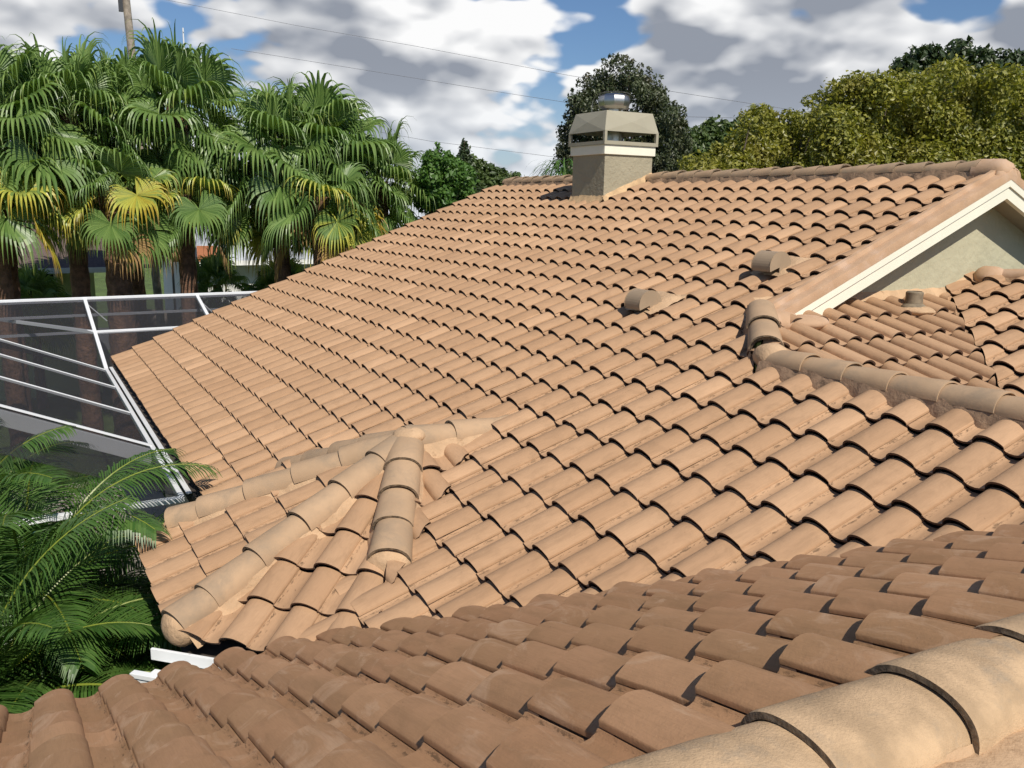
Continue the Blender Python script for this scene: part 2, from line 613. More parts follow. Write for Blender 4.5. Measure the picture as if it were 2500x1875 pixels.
def caps(name, p0, p1, first, spacing, n, mat, parent, w=.125, h=.115, up=(0, 0, 1), lift=.022, mortar=None, mside=(1, 1), seg=18,
         mdrop=.10, mout=.035, endmat=None, th=.018, sq=.9, endcap=True, mcol=None, startcap=False):
    """half round caps from p0 to p1; each butt faces p1. first: distance of first butt from p0"""
    p0, p1 = Vector(p0), Vector(p1)
    d = (p1 - p0)
    L = d.length
    d.normalize()
    u = Vector(up)
    u = (u - d * u.dot(d)).normalized()
    s = d.cross(u)
    V, F, MI = [], [], []
    for i in range(n):
        e = first + i * spacing
        a0 = e - spacing - .05
        a1 = e
        if a0 < -.12: a0 = -.12
        if a1 > L + .02: a1 = L
        if a1 - a0 < .05: continue
        jr = rng.normal(0, .004)
        jy = rng.normal(0, .004)
        rings = []
        b = len(V)
        spec = [(a0, -.012, 0), (a0 + (a1 - a0) * .5, -.002, lift * .5), (a1 - .012, .004, lift), (a1, .003, lift - .001),
                (a1, .003 - th, lift), (a1 - .03, .003 - th, lift - .004), (a1 - .031, -.03, lift - .02)]
        for a, dr, up_ in spec:
            for k in range(seg + 1):
                t_ = math.pi * k / seg
                cx = math.cos(t_)
                sx_ = math.sin(t_)
                # slightly squared half round
                q = p0 + d * a + s * ((w + dr) * (abs(cx) ** .92) * (1 if cx > 0 else -1) + jy) + u * ((h + dr) * sx_ ** sq + up_ + jr)
                V.append(q)
        for r in range(len(spec) - 1):
            for k in range(seg):
                F.append((b + r * (seg + 1) + k, b + r * (seg + 1) + k + 1, b + (r + 1) * (seg + 1) + k + 1, b + (r + 1) * (seg + 1) + k))
                MI.append(0 if r < 3 else 1)
    o = mesh_obj(name, V, F, [mat, endmat or M_capend], parent, 40, MI)
    # mortar bedding on both sides, following the caps
    if mortar:
        V, F = [], []
        N = max(6, int(L / .03))
        for sgn, on in ((1, mside[0]), (-1, mside[1])):
            if not on: continue
            b = len(V)
            prof = [(w * .93, .030), (w * 1.0, .004), (w + mout * .5, -mdrop * .35), (w + mout, -mdrop)]
            for i in range(N + 1):
                a = L * i / N
                ph = noise1(a * 7 + sgn * 11) * .014
                ph2 = noise1(a * 19 + sgn * 5) * .006
                for j, (x_, z_) in enumerate(prof):
                    V.append(p0 + d * a + s * sgn * (x_ + (ph + ph2) * (j / 3.)) + u * (z_ + ph2 * (1 if j < 3 else 0)))
            for i in range(N):
                for j in range(3):
                    q = (b + i * 4 + j, b + i * 4 + j + 1, b + (i + 1) * 4 + j + 1, b + (i + 1) * 4 + j)
                    F.append(q if sgn > 0 else q[::-1])
        mesh_obj('mortar_bedding', V, F, mortar, o, 50)
    return o


def noise1(x):
    i = math.floor(x)
    f = x - i
    def r(k): return math.sin(k * 127.1 + 311.7) * 43758.5453 % 1.0 * 2 - 1
    f = f * f * (3 - 2 * f)
    return r(i) * (1 - f) + r(i + 1) * f


GROUND = -4.1
house = empty('house', (-3, 2, GROUND))
tag(house, 'sprawling house roofed in terracotta coloured S-shaped tiles with a stucco chimney and cream gable trim', 'house')
house_inv = Matrix.Translation((3, -2, -GROUND))
_hc = []


def H(o):
    """parent to the house without moving the geometry"""
    o.matrix_parent_inverse = house_inv
    _hc.append(o)
    return o


# A : the big sunlit slope, falls towards -Y
A0 = (0, 0, 0)
RX = -1.37   # where the near rake mortar begins
ff = lambda x, y: (x < RX + .12 and y > .70) or (y < .35) or (x + y < -.55 + .25 and x < -.5)
sA = H(tile_field('roof_slope', A0, (0, -1), P22, range(-11, 11), range(-39, -4), .36, .30, M_tileA, house,
                  keep=lambda x, y: x < RX + .12, clips=[((RX, 0, 0), (1, 0, 0)), ((-11.72, 0, 0), (-1, 0, 0)), ((0, 4.20, 0), (0, 1, 0))]))
sA['label'] = 'long sunlit tiled slope running down to the screened pool cage'
# lower right portion beyond the rake, under the short ridge
hip_n = Vector((1, 1, 0)).normalized()
sA2 = H(tile_field('roof_slope', A0, (0, -1), P22, range(-3, 11), range(-5, 12), .36, .30, M_tileA, house,
                   keep=lambda x, y: x > RX - .3 and y < .75 + .3 and y > 0.8 * x - 3.6,
                   clips=[((RX, 0, 0), (-1, 0, 0))]))
sA2['label'] = 'sunlit tiled slope below the short grey ridge'
bm = bmesh.new(); bm.from_mesh(sA2.data)
# the horizontal ridge line, only for x > -.7: done as a second cut on the part right of x = -.62
geom = bm.verts[:] + bm.edges[:] + bm.faces[:]
bmesh.ops.bisect_plane(bm, geom=geom, dist=1e-5, plane_co=(0, .19, 0), plane_no=(0, 1, 0))
geom = bm.verts[:] + bm.edges[:] + bm.faces[:]
bmesh.ops.bisect_plane(bm, geom=geom, dist=1e-5, plane_co=(-.93, .42, 0), plane_no=(1, 1, 0))
dele = []
for f in bm.faces:
    c_ = f.calc_center_median()
    if c_.y > .19 and c_.x + c_.y > -.51: dele.append(f)
bmesh.ops.delete(bm, geom=dele, context='FACES')
bm.to_mesh(sA2.data); bm.free()

# A back slope
ridgeY, ridgeZ = 4.16, TP * 4.16
sAb = H(tile_field('roof_slope', (RX - .05, ridgeY, ridgeZ), (0, 1), P22, range(1, 12), range(0, 12), .36, .30, M_tileA, house,
                   clips=[((-1.32, 0, 0), (1, 0, 0))]))
sAb['label'] = 'far tiled slope seen past the gable peak'

# D : near slope in raking light, falls towards -X
PD = R_(23.2)
TD = math.tan(PD)
D0 = Vector((2.54, -2.79, .0815))
# valley between A and D : TP*y = TD*(x-2.54)+.0815
vx0 = 2.54 - .0815 / TD
vdir = Vector((TP, TD, 0)).normalized()           # along valley in plan
vn = Vector((vdir.y, -vdir.x, 0))                 # points to +x -y (D side)
vco = Vector((vx0, 0, 0))
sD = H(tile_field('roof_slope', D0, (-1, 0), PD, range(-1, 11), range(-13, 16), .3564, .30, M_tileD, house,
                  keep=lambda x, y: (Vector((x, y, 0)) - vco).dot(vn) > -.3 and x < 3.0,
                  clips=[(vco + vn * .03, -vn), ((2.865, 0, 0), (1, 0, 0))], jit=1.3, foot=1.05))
for v_ in sD.data.vertices:      # the top course settles towards the ridge board
    if v_.co.x > 2.45: v_.co.z -= (v_.co.x - 2.45) * .062
sD['label'] = 'browner weathered tiled slope in raking light with pale smudges'
# D' : other side of the near ridge
sDb = H(tile_field('roof_slope', (2.92, -4.0, .2436), (1, 0), PD, range(1, 9), range(-12, 14), .3564, .30, M_tileA, house,
                   clips=[((3.30, 0, 0), (-1, 0, 0))]))
mg = MB()
for i in range(181):
    y_ = -7.6 + i * .05
    for j, (x_, z_) in enumerate(((3.02, .165), (3.06, .178), (3.14, .170), (3.24, .150), (3.33, .105), (3.36, .06))):
        mg.V.append((x_ + .012 * noise1(i * .9 + j * 7), y_, z_ + .012 * noise1(i * .7 + j * 3) - .006 * abs(noise1(i * 2.7))))
for i in range(180):
    for j in range(5):
        b = i * 6 + j
        mg.F.append((b, b + 1, b + 7, b + 6))
H(mg.build('mortar_bed', M_mortar, house, sm=60))
sDb['label'] = 'tiled slope beyond the thick near ridge'

# B and C : small lower slopes at the foot of the gable wall
P18 = math.atan(.333)
zB = lambda x: -.047 - .333 * x
zC = lambda y: -.787 + .333 * y
B0 = (-.744, .715, zB(-.744))
valBC = Vector((-.047 + .787, 0, 0)) / .333        # x + y = const
bc = (.740) / .333
vbn = Vector((1, 1, 0)).normalized()
pB = Vector((bc, 0, 0))
sB = H(tile_field('roof_slope', B0, (1, 0), P18, range(-1, 9), range(-3, 13), .385, .285, M_tileA, house,
                  keep=lambda x, y: x + y < bc + .3 and y > .2 and x > -1.7,
                  clips=[(pB - vbn * .02, vbn), ((0, .34, 0), (0, -1, 0)), ((-1.56, 0, 0), (-1, 0, 0)), ((-.42, 0, 0), (-1, -1, 0))]))
sB['label'] = 'small tiled slope at the foot of the gable wall with a vent pipe'
C0 = (-.96 - .088, 3.42, zC(3.42))
sC = H(tile_field('roof_slope', C0, (0, -1), P18, range(-3, 9), range(-2, 12), .353, .30, M_tileA, house,
                  keep=lambda x, y: x + y > bc - .3,
                  clips=[(pB + vbn * .0, -vbn), ((0, 4.22, 0), (0, 1, 0)), ((-1.56, 0, 0), (-1, 0, 0))]))
sC['label'] = 'small tiled slope right of the valley under its own short ridge'

# E : half octagon bay roof
EX, EY, EZ = -2.12, -2.08, -.58
q = math.sqrt(.5)


def az(a): return Vector((math.cos(R_(a)), math.sin(R_(a)), 0))


def wedge(lo, hi):
    """clips that keep plan azimuths between lo and hi (degrees) round the bay apex"""
    c = Vector((EX, EY, 0))
    n_lo = az(lo - 90)
    n_hi = az(hi + 90)
    return [(c, n_lo), (c, n_hi)]


h1, h2, h3, h4 = 243.0, 292.0, 331.0, 199.0
EP = (EX, EY, EZ)
dsE, rtE, nE = plane_frame((0, -1), P22)
e1 = Vector(EP) + dsE * 1.05 + rtE * (.10 - .0)
sE1 = H(tile_field('bay_roof_slope', e1, (0, -1), P22, range(-2, 4), range(-7, 4), .345, .31, M_tileA, house, clips=wedge(h1, h2)))
dsE, rtE, nE = plane_frame((q, -q), P22)
e2 = Vector(EP) + dsE * 1.05 + rtE * (-.15)
sE2 = H(tile_field('bay_roof_slope', e2, (q, -q), P22, range(-2, 4), range(-6, 6), .345, .312, M_tileA, house, clips=wedge(h2, h3), jit=1.3))
dsE, rtE, nE = plane_frame((1, 0), P22)
e3 = Vector(EP) + dsE * .37 + rtE * (.24)
# valley of E3 with A : TP*y = EZ - TP*(x-EX)
ev = EZ / TP + EX
sE3 = H(tile_field('bay_roof_slope', e3, (1, 0), P22, range(-1, 5), range(-7, 3), .345, .31, M_tileA, house,
                   clips=wedge(h3, 449) + [((ev, 0, 0), (q, q, 0))]))
e4 = Vector(EP) + plane_frame((-q, -q), P22)[0] * 1.05
sE4 = H(tile_field('bay_roof_slope', e4, (-q, -q), P22, range(-2, 4), range(-5, 6), .345, .31, M_tileA, house, clips=wedge(h4, h1)))
evw = EX - EZ / TP
sE5 = H(tile_field('bay_roof_slope', Vector(EP) + plane_frame((-1, 0), P22)[0] * .37, (-1, 0), P22, range(-1, 5), range(-3, 7), .345, .31, M_tileA, house,
                   clips=wedge(91, h4) + [((evw, 0, 0), (-q, q, 0))]))
for o_, s_ in ((sE1, 'bay roof face in line with the main slope'), (sE2, 'bay roof face turned to the corner with curled tile edges'),
               (sE3, 'narrow bay roof face meeting the main slope in a valley')):
    o_['label'] = s_

# ---- underlay sheets so that nothing shines through
DK = MB()
dz = .05


def deck(pts, f):
    DK.poly([(x, y, f(x, y) - dz) for x, y in pts])
    DK.poly([(x, y, f(x, y) - dz - .12) for x, y in reversed(pts)])


fA = lambda x, y: TP * y
deck([(-11.7, -3.36), (-1.0, -3.36), (vx0, 0), (2.8, .24), (2.8, .24), (-.72, .24), (-1.30, .78), (-1.3, ridgeY), (-11.7, ridgeY)], fA)
deck([(-11.7, ridgeY), (-1.3, ridgeY), (-1.3, 8.2), (-11.7, 8.2)], lambda x, y: ridgeZ - TP * (y - ridgeY))
fD = lambda x, y: .0815 + TD * (x - 2.54)
deck([(-.70, -8.2), (2.9, -8.2), (2.9, fD(2.9, 0) / TP), (-.70, fD(-.70, 0) / TP)], fD)
deck([(2.9, -8.2), (5.7, -8.2), (5.7, 4), (2.9, 4)], lambda x, y: fD(2.9, 0) - TD * (x - 2.9))
deck([(-.72, .3), (bc - .3, .3), (-1.6, bc + 1.6), (-1.6, 1.18)], lambda x, y: zB(x))
deck([(-1.6, bc + 1.6), (bc - .3, .3), (2.6, .3), (2.6, 4.3), (-1.6, 4.3)], lambda x, y: zC(y))
deck([(-1.6, 4.3), (2.6, 4.3), (2.6, 7.5), (-1.6, 7.5)], lambda x, y: zC(8.6 - y))
zE = lambda d: (lambda x, y: EZ - TP * ((x - EX) * d[0] + (y - EY) * d[1]))
RL = 2.02 * math.cos(P22)


def epts(lo, hi, face):
    r1 = RL / math.cos(R_(lo - face))
    r2 = RL / math.cos(R_(hi - face))
    return [(EX, EY), tuple((Vector((EX, EY, 0)) + az(lo) * r1)[:2]), tuple((Vector((EX, EY, 0)) + az(hi) * r2)[:2])]


for lo, hi, fc in ((h1, h2, 270), (h2, h3, 315), (h4, h1, 225)):
    deck(epts(lo, hi, fc), zE(az(fc)))
H(DK.build('roof_underlay', M_deck_dark, house))

# ---- ridges
# main ridge, butts face +X
cr1 = H(caps('ridge_cap_row', (-11.45, ridgeY + .02, ridgeZ + .02), (-8.0, ridgeY + .02, ridgeZ + .02), .3, .37, 10, M_cap, house, w=.135, h=.11, mortar=M_mortar_d))
cr1b = H(caps('ridge_cap_row', (-6.9, ridgeY + .02, ridgeZ + .02), (-1.55, ridgeY + .02, ridgeZ + .02), .30, .37, 15, M_cap, house, w=.135, h=.11, mortar=M_mortar_d))
# rounded mortar head over the gable peak
mh = MB()
NN = 14
for sgn in (1,):
    rings = []
    for i in range(9):
        t_ = i / 8.
        a_ = -1.60 + .36 * t_
        r_ = 1.0 if t_ < .6 else math.sqrt(max(0.02, 1 - ((t_ - .6) / .4) ** 2)) * .75 + .25
        for k in range(NN + 1):
            th_ = math.pi * (-.18 + 1.36 * k / NN)
            mh.V.append((a_ + .01 * noise1(k * 1.7 + i), ridgeY + .02 + math.cos(th_) * .150 * r_ ** .5, ridgeZ + .010 + math.sin(th_) * .145 * r_ + (.004 * noise1(i * 2.1 + k))))
    for i in range(8):
        for k in range(NN):
            b = i * (NN + 1) + k
            mh.F.append((b, b + 1, b + NN + 2, b + NN + 1))
    mh.F.append(tuple(8 * (NN + 1) + k for k in range(NN + 1)))
o_ = H(mh.build('gable_peak_mortar', M_rake, house, sm=60))
GPM = 1

# G near ridge, butts face -Y ; arcs at y = -3.37,-2.96,-2.54
GX, GZ = 2.90, .160
cG = H(caps('ridge_cap_row', (GX, 1.2, GZ), (GX, -7.6, GZ), 1.2 + 2.54 - .41 * 9 + .0, .41, 24, M_cap2, house, w=.148, h=.108, sq=.82, lift=.012, mortar=M_mortar,
            seg=32, th=.017, mdrop=.09))
cG['label'] = 'thick pale ridge caps close by with rough dark ends'
# F short ridge, butts face +X : y ~ .32
cF = H(caps('ridge_cap_row', (-.66, .325, .165), (2.8, .325, .165), .40, .36, 9, M_cap, house, w=.128, h=.112, mortar=M_mortar_d, mside=(1, 1), mdrop=.13, lift=.012, th=.010, seg=24,
            endmat=M_cap))
cF['label'] = 'short row of grey-brown ridge caps with dark stained mortar below'
# diagonal stub hip climbing to the rake foot
cH = H(caps('hip_cap_row', (-1.42, .98, .44), (-.70, .33, .17), .46, .40, 2, M_cap, house, w=.135, h=.125, mortar=M_mortar_d, seg=24, mdrop=.13, th=.014))
cH['label'] = 'pair of thick grey caps climbing to the foot of the gable trim'


def blob(name, c, r, mat, parent, rough=.08, sub=3, flat=(1, 1, 1), rot=0):
    bm = bmesh.new()
    bmesh.ops.create_icosphere(bm, subdivisions=sub, radius=1)
    for v in bm.verts:
        p = v.co
        k = 1 + rough * (noise1(p.x * 2.3 + c[0] * 5) + noise1(p.y * 2.9 + 3 + c[1]) + noise1(p.z * 2.6 + 9)) / 1.5
        v.co = Vector((p.x * r * flat[0], p.y * r * flat[1], p.z * r * flat[2])) * k
    bmesh.ops.rotate(bm, verts=bm.verts, cent=(0, 0, 0), matrix=Matrix.Rotation(rot, 3, 'Z'))
    bmesh.ops.translate(bm, verts=bm.verts, vec=c)
    me = bpy.data.meshes.new(name)
    bm.to_mesh(me); bm.free()
    me.materials.append(mat)
    for p_ in me.polygons: p_.use_smooth = True
    o = bpy.data.objects.new(name, me)
    COL.objects.link(o)
    o.parent = parent
    return o


H(blob('ridge_end_mortar', (-.66, .33, .20), .13, M_mortar, house, flat=(1.1, .95, .85)))
# E bay: ridge to the main slope and the hips
cR0 = H(caps('ridge_cap_row', (EX, -1.12, EZ + .03), (EX, EY - .02, EZ + .03), .58, .46, 2, M_cap, house, w=.125, h=.12, mortar=M_mortar, mdrop=.10, mout=.05, seg=24, lift=.016))
H(blob('ridge_end_mortar', (EX, -1.16, EZ + .075), .12, M_mortar, house, flat=(.95, 1.5, .75)))
DECAY = math.tan(P22)


def hip(azm, L, first, n, nm, face, w=.125, h=.125, sp=.375, mat=M_cap, ms=(1, 1), zoff=.035):
    dr = TP * math.cos(R_(azm - face))
    e = Vector((EX, EY, EZ)) + az(azm) * L
    e.z = EZ - dr * L + zoff
    s_ = Vector((EX, EY, EZ + zoff))
    o = caps('hip_cap_row', s_, e, first, sp, n, mat, house, w=w, h=h, mortar=M_mortar, mdrop=.09, mout=.045, seg=24, lift=.02, mside=ms)
    o['label'] = nm
    return H(o), e


c1, pe1 = hip(h1, 1.86, .52, 5, 'left hip of the bay roof with low pale caps', 270, sp=.40)
c2, pe2 = hip(h2, 2.05, .34, 6, 'middle hip of the bay roof running to its corner', 270, sp=.40)
c3, pe3 = hip(h3, 1.30, .38, 4, 'right hip of the bay roof ending in a mortar plug', 315, w=.145, h=.135, sp=.32)
c4, pe4 = hip(h4, 2.0, .50, 5, 'far hip of the bay roof seen edge on', 225, sp=.42)
H(blob('apex_mortar', (EX + .01, EY + .01, EZ + .105), .13, M_mortar, house, flat=(1, 1, .5)))
# smooth mortar plugs closing the hips
H(blob('hip_end_mortar', tuple(pe2 - az(h2) * .03 + Vector((0, 0, .018))), .142, M_mortar, house, rough=.04, flat=(.72, .97, .92), rot=R_(h2)))
H(blob('hip_end_mortar', tuple(pe3 - az(h3) * .07 + Vector((0, 0, .018))), .158, M_mortar, house, rough=.04, flat=(.62, .97, .93), rot=R_(h3)))
# C ridge along +X from the gable wall
zr = zC(4.22)
cC = H(caps('ridge_cap_row', (-1.50, 4.30, zr + .02), (2.4, 4.30, zr + .02), .62, .42, 9, M_rake, house, w=.13, h=.11, mortar=M_mortar, mdrop=.14, endmat=M_mortar_d, seg=20))
cC['label'] = 'pale pink ridge row starting at the gable wall'
H(blob('ridge_end_mortar', (-1.36, 4.24, zr + .03), .15, M_rake, house, rough=.12, flat=(.95, 1.0, .8)))

# ---- rake mortar bed, fascia, gable wall
sr = MB()
N = 90
prof = [(-1.395, .050), (-1.375, .082), (-1.335, .078), (-1.325, .040), (-1.27, .036), (-1.235, .030), (-1.228, -.01), (-1.229, -.052)]
nA = Vector((0, -math.sin(P22), math.cos(P22)))
for i in range(N + 1):
    y = .74 + (ridgeY + .05 - .74) * i / N
    for j, (x, h_) in enumerate(prof):
        wv = .006 * noise1(y * 9 + j) if j < 6 else 0
        p_ = Vector((x + wv, y, TP * y)) + nA * (h_ + wv * .7)
        sr.V.append(p_)
for i in range(N):
    for j in range(len(prof) - 1):
        b = i * len(prof) + j
        sr.F.append((b, b + 1, b + len(prof) + 1, b + len(prof)))
H(sr.build('rake_mortar', M_rake, house, sm=35))
sr = MB()
for i in range(31):
    y = ridgeY + 3.9 * i / 30
    for j, (x, h_) in enumerate(prof):
        p_ = Vector((x, y, ridgeZ - TP * (y - ridgeY))) + Vector((0, math.sin(P22), math.cos(P22))) * h_
        sr.V.append(p_)
for i in range(30):
    for j in range(len(prof) - 1):
        b = i * len(prof) + j
        sr.F.append((b, b + len(prof), b + len(prof) + 1, b + 1))
H(sr.build('rake_mortar', M_rake, house, sm=35))


def rake_board(name, x0, x1, top, bot, y_lo, y_hi, mat):
    """board following the gable: top / bot are vertical offsets below the roof plane apex line"""
    o = []
    AZ = ridgeZ
    m_ = MB()
    for sgn, ye in ((-1, y_lo), (1, y_hi)):
        ya = ridgeY
        t0, t1 = AZ - top, AZ - bot
        ze = -abs(ye - ya) * TP
        P = [(ya, t0), (ye, t0 + ze), (ye, t1 + ze), (ya, t1)]
        front = [(x1, y, z) for y, z in P]
        back = [(x0, y, z) for y, z in P]
        if sgn > 0:
            front = front[::-1]; back = back[::-1]
        m_.poly(front)
        m_.poly(back[::-1])
        for i in range(4):
            j = (i + 1) % 4
            m_.poly([front[j], front[i], back[i], back[j]])
    return H(m_.build(name, mat, house))


fb = rake_board('gable_fascia', -1.275, -1.232, .022, .125, .78, 8.0, M_fascia)
fb['label'] = 'cream two-step fascia board along the gable'
rake_board('gable_fascia', -1.305, -1.250, .127, .245, .78, 8.0, M_fascia)
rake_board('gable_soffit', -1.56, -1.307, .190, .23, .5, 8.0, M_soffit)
# a thin grey groove line between the boards comes from the step itself
gw = MB()
GWX = -1.545
gw.poly([(GWX, -.2, -1.2), (GWX, 8.3, -1.2), (GWX, 8.3, ridgeZ - .19 - TP * (8.3 - ridgeY)), (GWX, ridgeY, ridgeZ - .19), (GWX, .0, ridgeZ - .19 - TP * ridgeY)])
gwo = H(gw.build('gable_wall', M_stucco_g, house))
gwo['label'] = 'sage stucco gable wall half in shade'
# flashing mortar where the small slope meets the gable wall and rake foot
fm = MB()
for i in range(61):
    y = 1.0 + 3.2 * i / 60
    zb = max(zB(-1.54), zC(y))
    k = .5 + .5 * noise1(y * 11)
    for x, h_ in ((-1.545, .075 + .012 * k), (-1.52, .065 + .010 * k), (-1.485 + .02 * k, .02)):
        fm.V.append((x, y, zb + h_ - (x + 1.545) * .333))
for i in range(60):
    for j in range(2):
        b = i * 3 + j
        fm.F.append((b, b + 1, b + 4, b + 3))
H(fm.build('wall_mortar', M_mortar, house, sm=60))
H(blob('rake_peak_mortar', (-1.31, ridgeY + .05, ridgeZ - .03), .13, M_rake, house, rough=.05, flat=(.60, 1.5, .85)))
H(blob('rake_foot_mortar', (-1.30, .98, .36), .20, M_rake, house, rough=.12, flat=(.95, 1.25, .55)))
H(blob('rake_foot_mortar', (-1.16, 1.25, .36), .15, M_rake, house, rough=.12, flat=(1.1, 1.3, .45)))

# ---- chimney
ch = H(mesh_obj('chimney', [], [], M_stucco, house))
bx0, bx1, by0, by1 = -7.87, -7.00, 3.28, 4.20
mb = MB()
z0_, z1_ = 1.15, 2.10
GRD = 26


def grid_wall(m_, a, b, z0, z1, n=40, nz=40):
    pass


mb.box(((bx0 + bx1) / 2, (by0 + by1) / 2, (z0_ + z1_) / 2), (bx1 - bx0, by1 - by0, z1_ - z0_))
bpy.data.objects.remove(ch)
ch = H(mb.build('chimney', M_stucco, house, bevel=.008))
ch['label'] = 'square stucco chimney with cream band and khaki metal hood'
inv0 = house_inv


def HC(o):
    o.matrix_parent_inverse = Matrix.Identity(4)
    return o


def sub(o): return o


b_ = MB(); b_.box(((bx0 + bx1) / 2, (by0 + by1) / 2, 2.165), (bx1 - bx0 + .06, by1 - by0 + .06, .145))
b_.build('chimney_band', M_fascia, ch, bevel=.006)
hd = MB()
cx_, cy_ = (bx0 + bx1) / 2, (by0 + by1) / 2
wx, wy = (bx1 - bx0) / 2 + .055, (by1 - by0) / 2 + .055


def frust(m_, z0, z1, ax0, ay0, ax1, ay1):
    P0 = [(cx_ - ax0, cy_ - ay0, z0), (cx_ + ax0, cy_ - ay0, z0), (cx_ + ax0, cy_ + ay0, z0), (cx_ - ax0, cy_ + ay0, z0)]
    P1 = [(cx_ - ax1, cy_ - ay1, z1), (cx_ + ax1, cy_ - ay1, z1), (cx_ + ax1, cy_ + ay1, z1), (cx_ - ax1, cy_ + ay1, z1)]
    for i in range(4):
        j = (i + 1) % 4
        m_.poly([P0[i], P0[j], P1[j], P1[i]])
    return P0, P1


frust(hd, 2.236, 2.290, wx, wy, wx, wy)
hd.poly([(cx_ - wx, cy_ - wy, 2.2905), (cx_ + wx, cy_ - wy, 2.2905), (cx_ + wx, cy_ - wy + .04, 2.2905), (cx_ - wx, cy_ - wy + .04, 2.2905)])
hd.poly([(cx_ + wx - .04, cy_ - wy + .04, 2.2905), (cx_ + wx, cy_ - wy + .04, 2.2905), (cx_ + wx, cy_ + wy, 2.2905), (cx_ + wx - .04, cy_ + wy, 2.2905)])
# corner posts
for sx in (-1, 1):
    for sy in (-1, 1):
        hd.box((cx_ + sx * (wx - .022), cy_ + sy * (wy - .022), 2.36), (.046, .046, .17))
# folded hood: each side creased in an X
P0, P1 = frust(MB(), 2.43, 2.735, wx + .002, wy + .002, wx - .075, wy - .075)
for i in range(4):
    j = (i + 1) % 4
    c_ = sum((Vector(v) for v in (P0[i], P0[j], P1[j], P1[i])), Vector()) / 4
    outv = Vector((c_.x - cx_, c_.y - cy_, 0)).normalized()
    c_ = c_ + outv * .020
    for a, b2 in ((P0[i], P0[j]), (P0[j], P1[j]), (P1[j], P1[i]), (P1[i], P0[i])):
        hd.poly([a, b2, tuple(c_)])
hd.poly([tuple(Vector(v) + Vector((0, 0, .0))) for v in P1])
lip = [(cx_ + sx * (wx - .1), cy_ + sy * (wy - .1), 2.44) for sx, sy in ((-1, -1), (-1, 1), (1, 1), (1, -1))]
hd.build('chimney_hood', M_khaki, ch)
fl = MB(); fl.lathe([(.13, 0), (.13, .55)], (cx_, cy_, 2.2), 16)
fl.build('flue_pipe', M_steel, ch, sm=40)
cpb = MB()
cpb.lathe([(a_, z_ + .045) for a_, z_ in ((.12, -.02), (.12, .02), (.20, .025), (.245, .06), (.262, .115), (.262, .165), (.245, .21), (.19, .245), (.10, .262), (0.001, .265))], (cx_ + .02, cy_ - .02, 2.735), 10)
cp = cpb.build('flue_cap', M_steel, ch, sm=25)
hb = MB()
arc = []
for k in range(21):
    t_ = math.pi * (-.08 + 1.16 * k / 20)
    ex = math.cos(t_); ey = math.sin(t_)
    arc.append((.345 * (abs(ex) ** .75) * (1 if ex > 0 else -1), .285 * max(-.1, ey) ** .6 if ey > 0 else .285 * ey))
dirx = Vector((.62, .78, 0)).normalized()
nrm = Vector((dirx.y, -dirx.x, 0))
base = Vector((cx_ + .02, cy_ - .02, 2.79))
for k in range(20):
    a_, b2 = arc[k], arc[k + 1]
    pa = base + dirx * a_[0] + Vector((0, 0, a_[1])); pb = base + dirx * b2[0] + Vector((0, 0, b2[1]))
    hb.poly([pa - nrm * .07, pb - nrm * .07, pb + nrm * .07, pa + nrm * .07])
    hb.poly([pa * 1 + nrm * .07 - Vector((0, 0, .004)), pb + nrm * .07 - Vector((0, 0, .004)), pb - nrm * .07 - Vector((0, 0, .004)), pa - nrm * .07 - Vector((0, 0, .004))])
hb.build('wind_band', M_steel, cp, sm=40)
# orange-tan mortar at the chimney foot
fm = MB()
for (x0, y0, x1, y1, ox, oy) in ((bx0 - .02, by0, bx1 + .02, by0, 0, -1), (bx1, by0 - .02, bx1, by1, 1, 0)):
    nseg = 24
    b = len(fm.V)
    for i in range(nseg + 1):
        t_ = i / nseg
        x, y = x0 + (x1 - x0) * t_, y0 + (y1 - y0) * t_
        w_ = .07 + .035 * noise1(t_ * 13 + ox * 5)
        for k, hh in ((0, .13), (.35, .085), (1, .045)):
            xx, yy = x + ox * w_ * k, y + oy * w_ * k
            fm.V.append((xx, yy, TP * yy + hh + .01 * noise1(t_ * 21 + k)))
    for i in range(nseg):
        for j in range(2):
            k = b + i * 3 + j
            fm.F.append((k, k + 3, k + 4, k + 1))
M_flash = simple_mat('flashing_mortar_orange', (.50, .335, .18), .85, var=.2, vscale=7, bscale=25, bstr=.7, bdist=.01)
fm.build('chimney_mortar', M_flash, ch, sm=60)


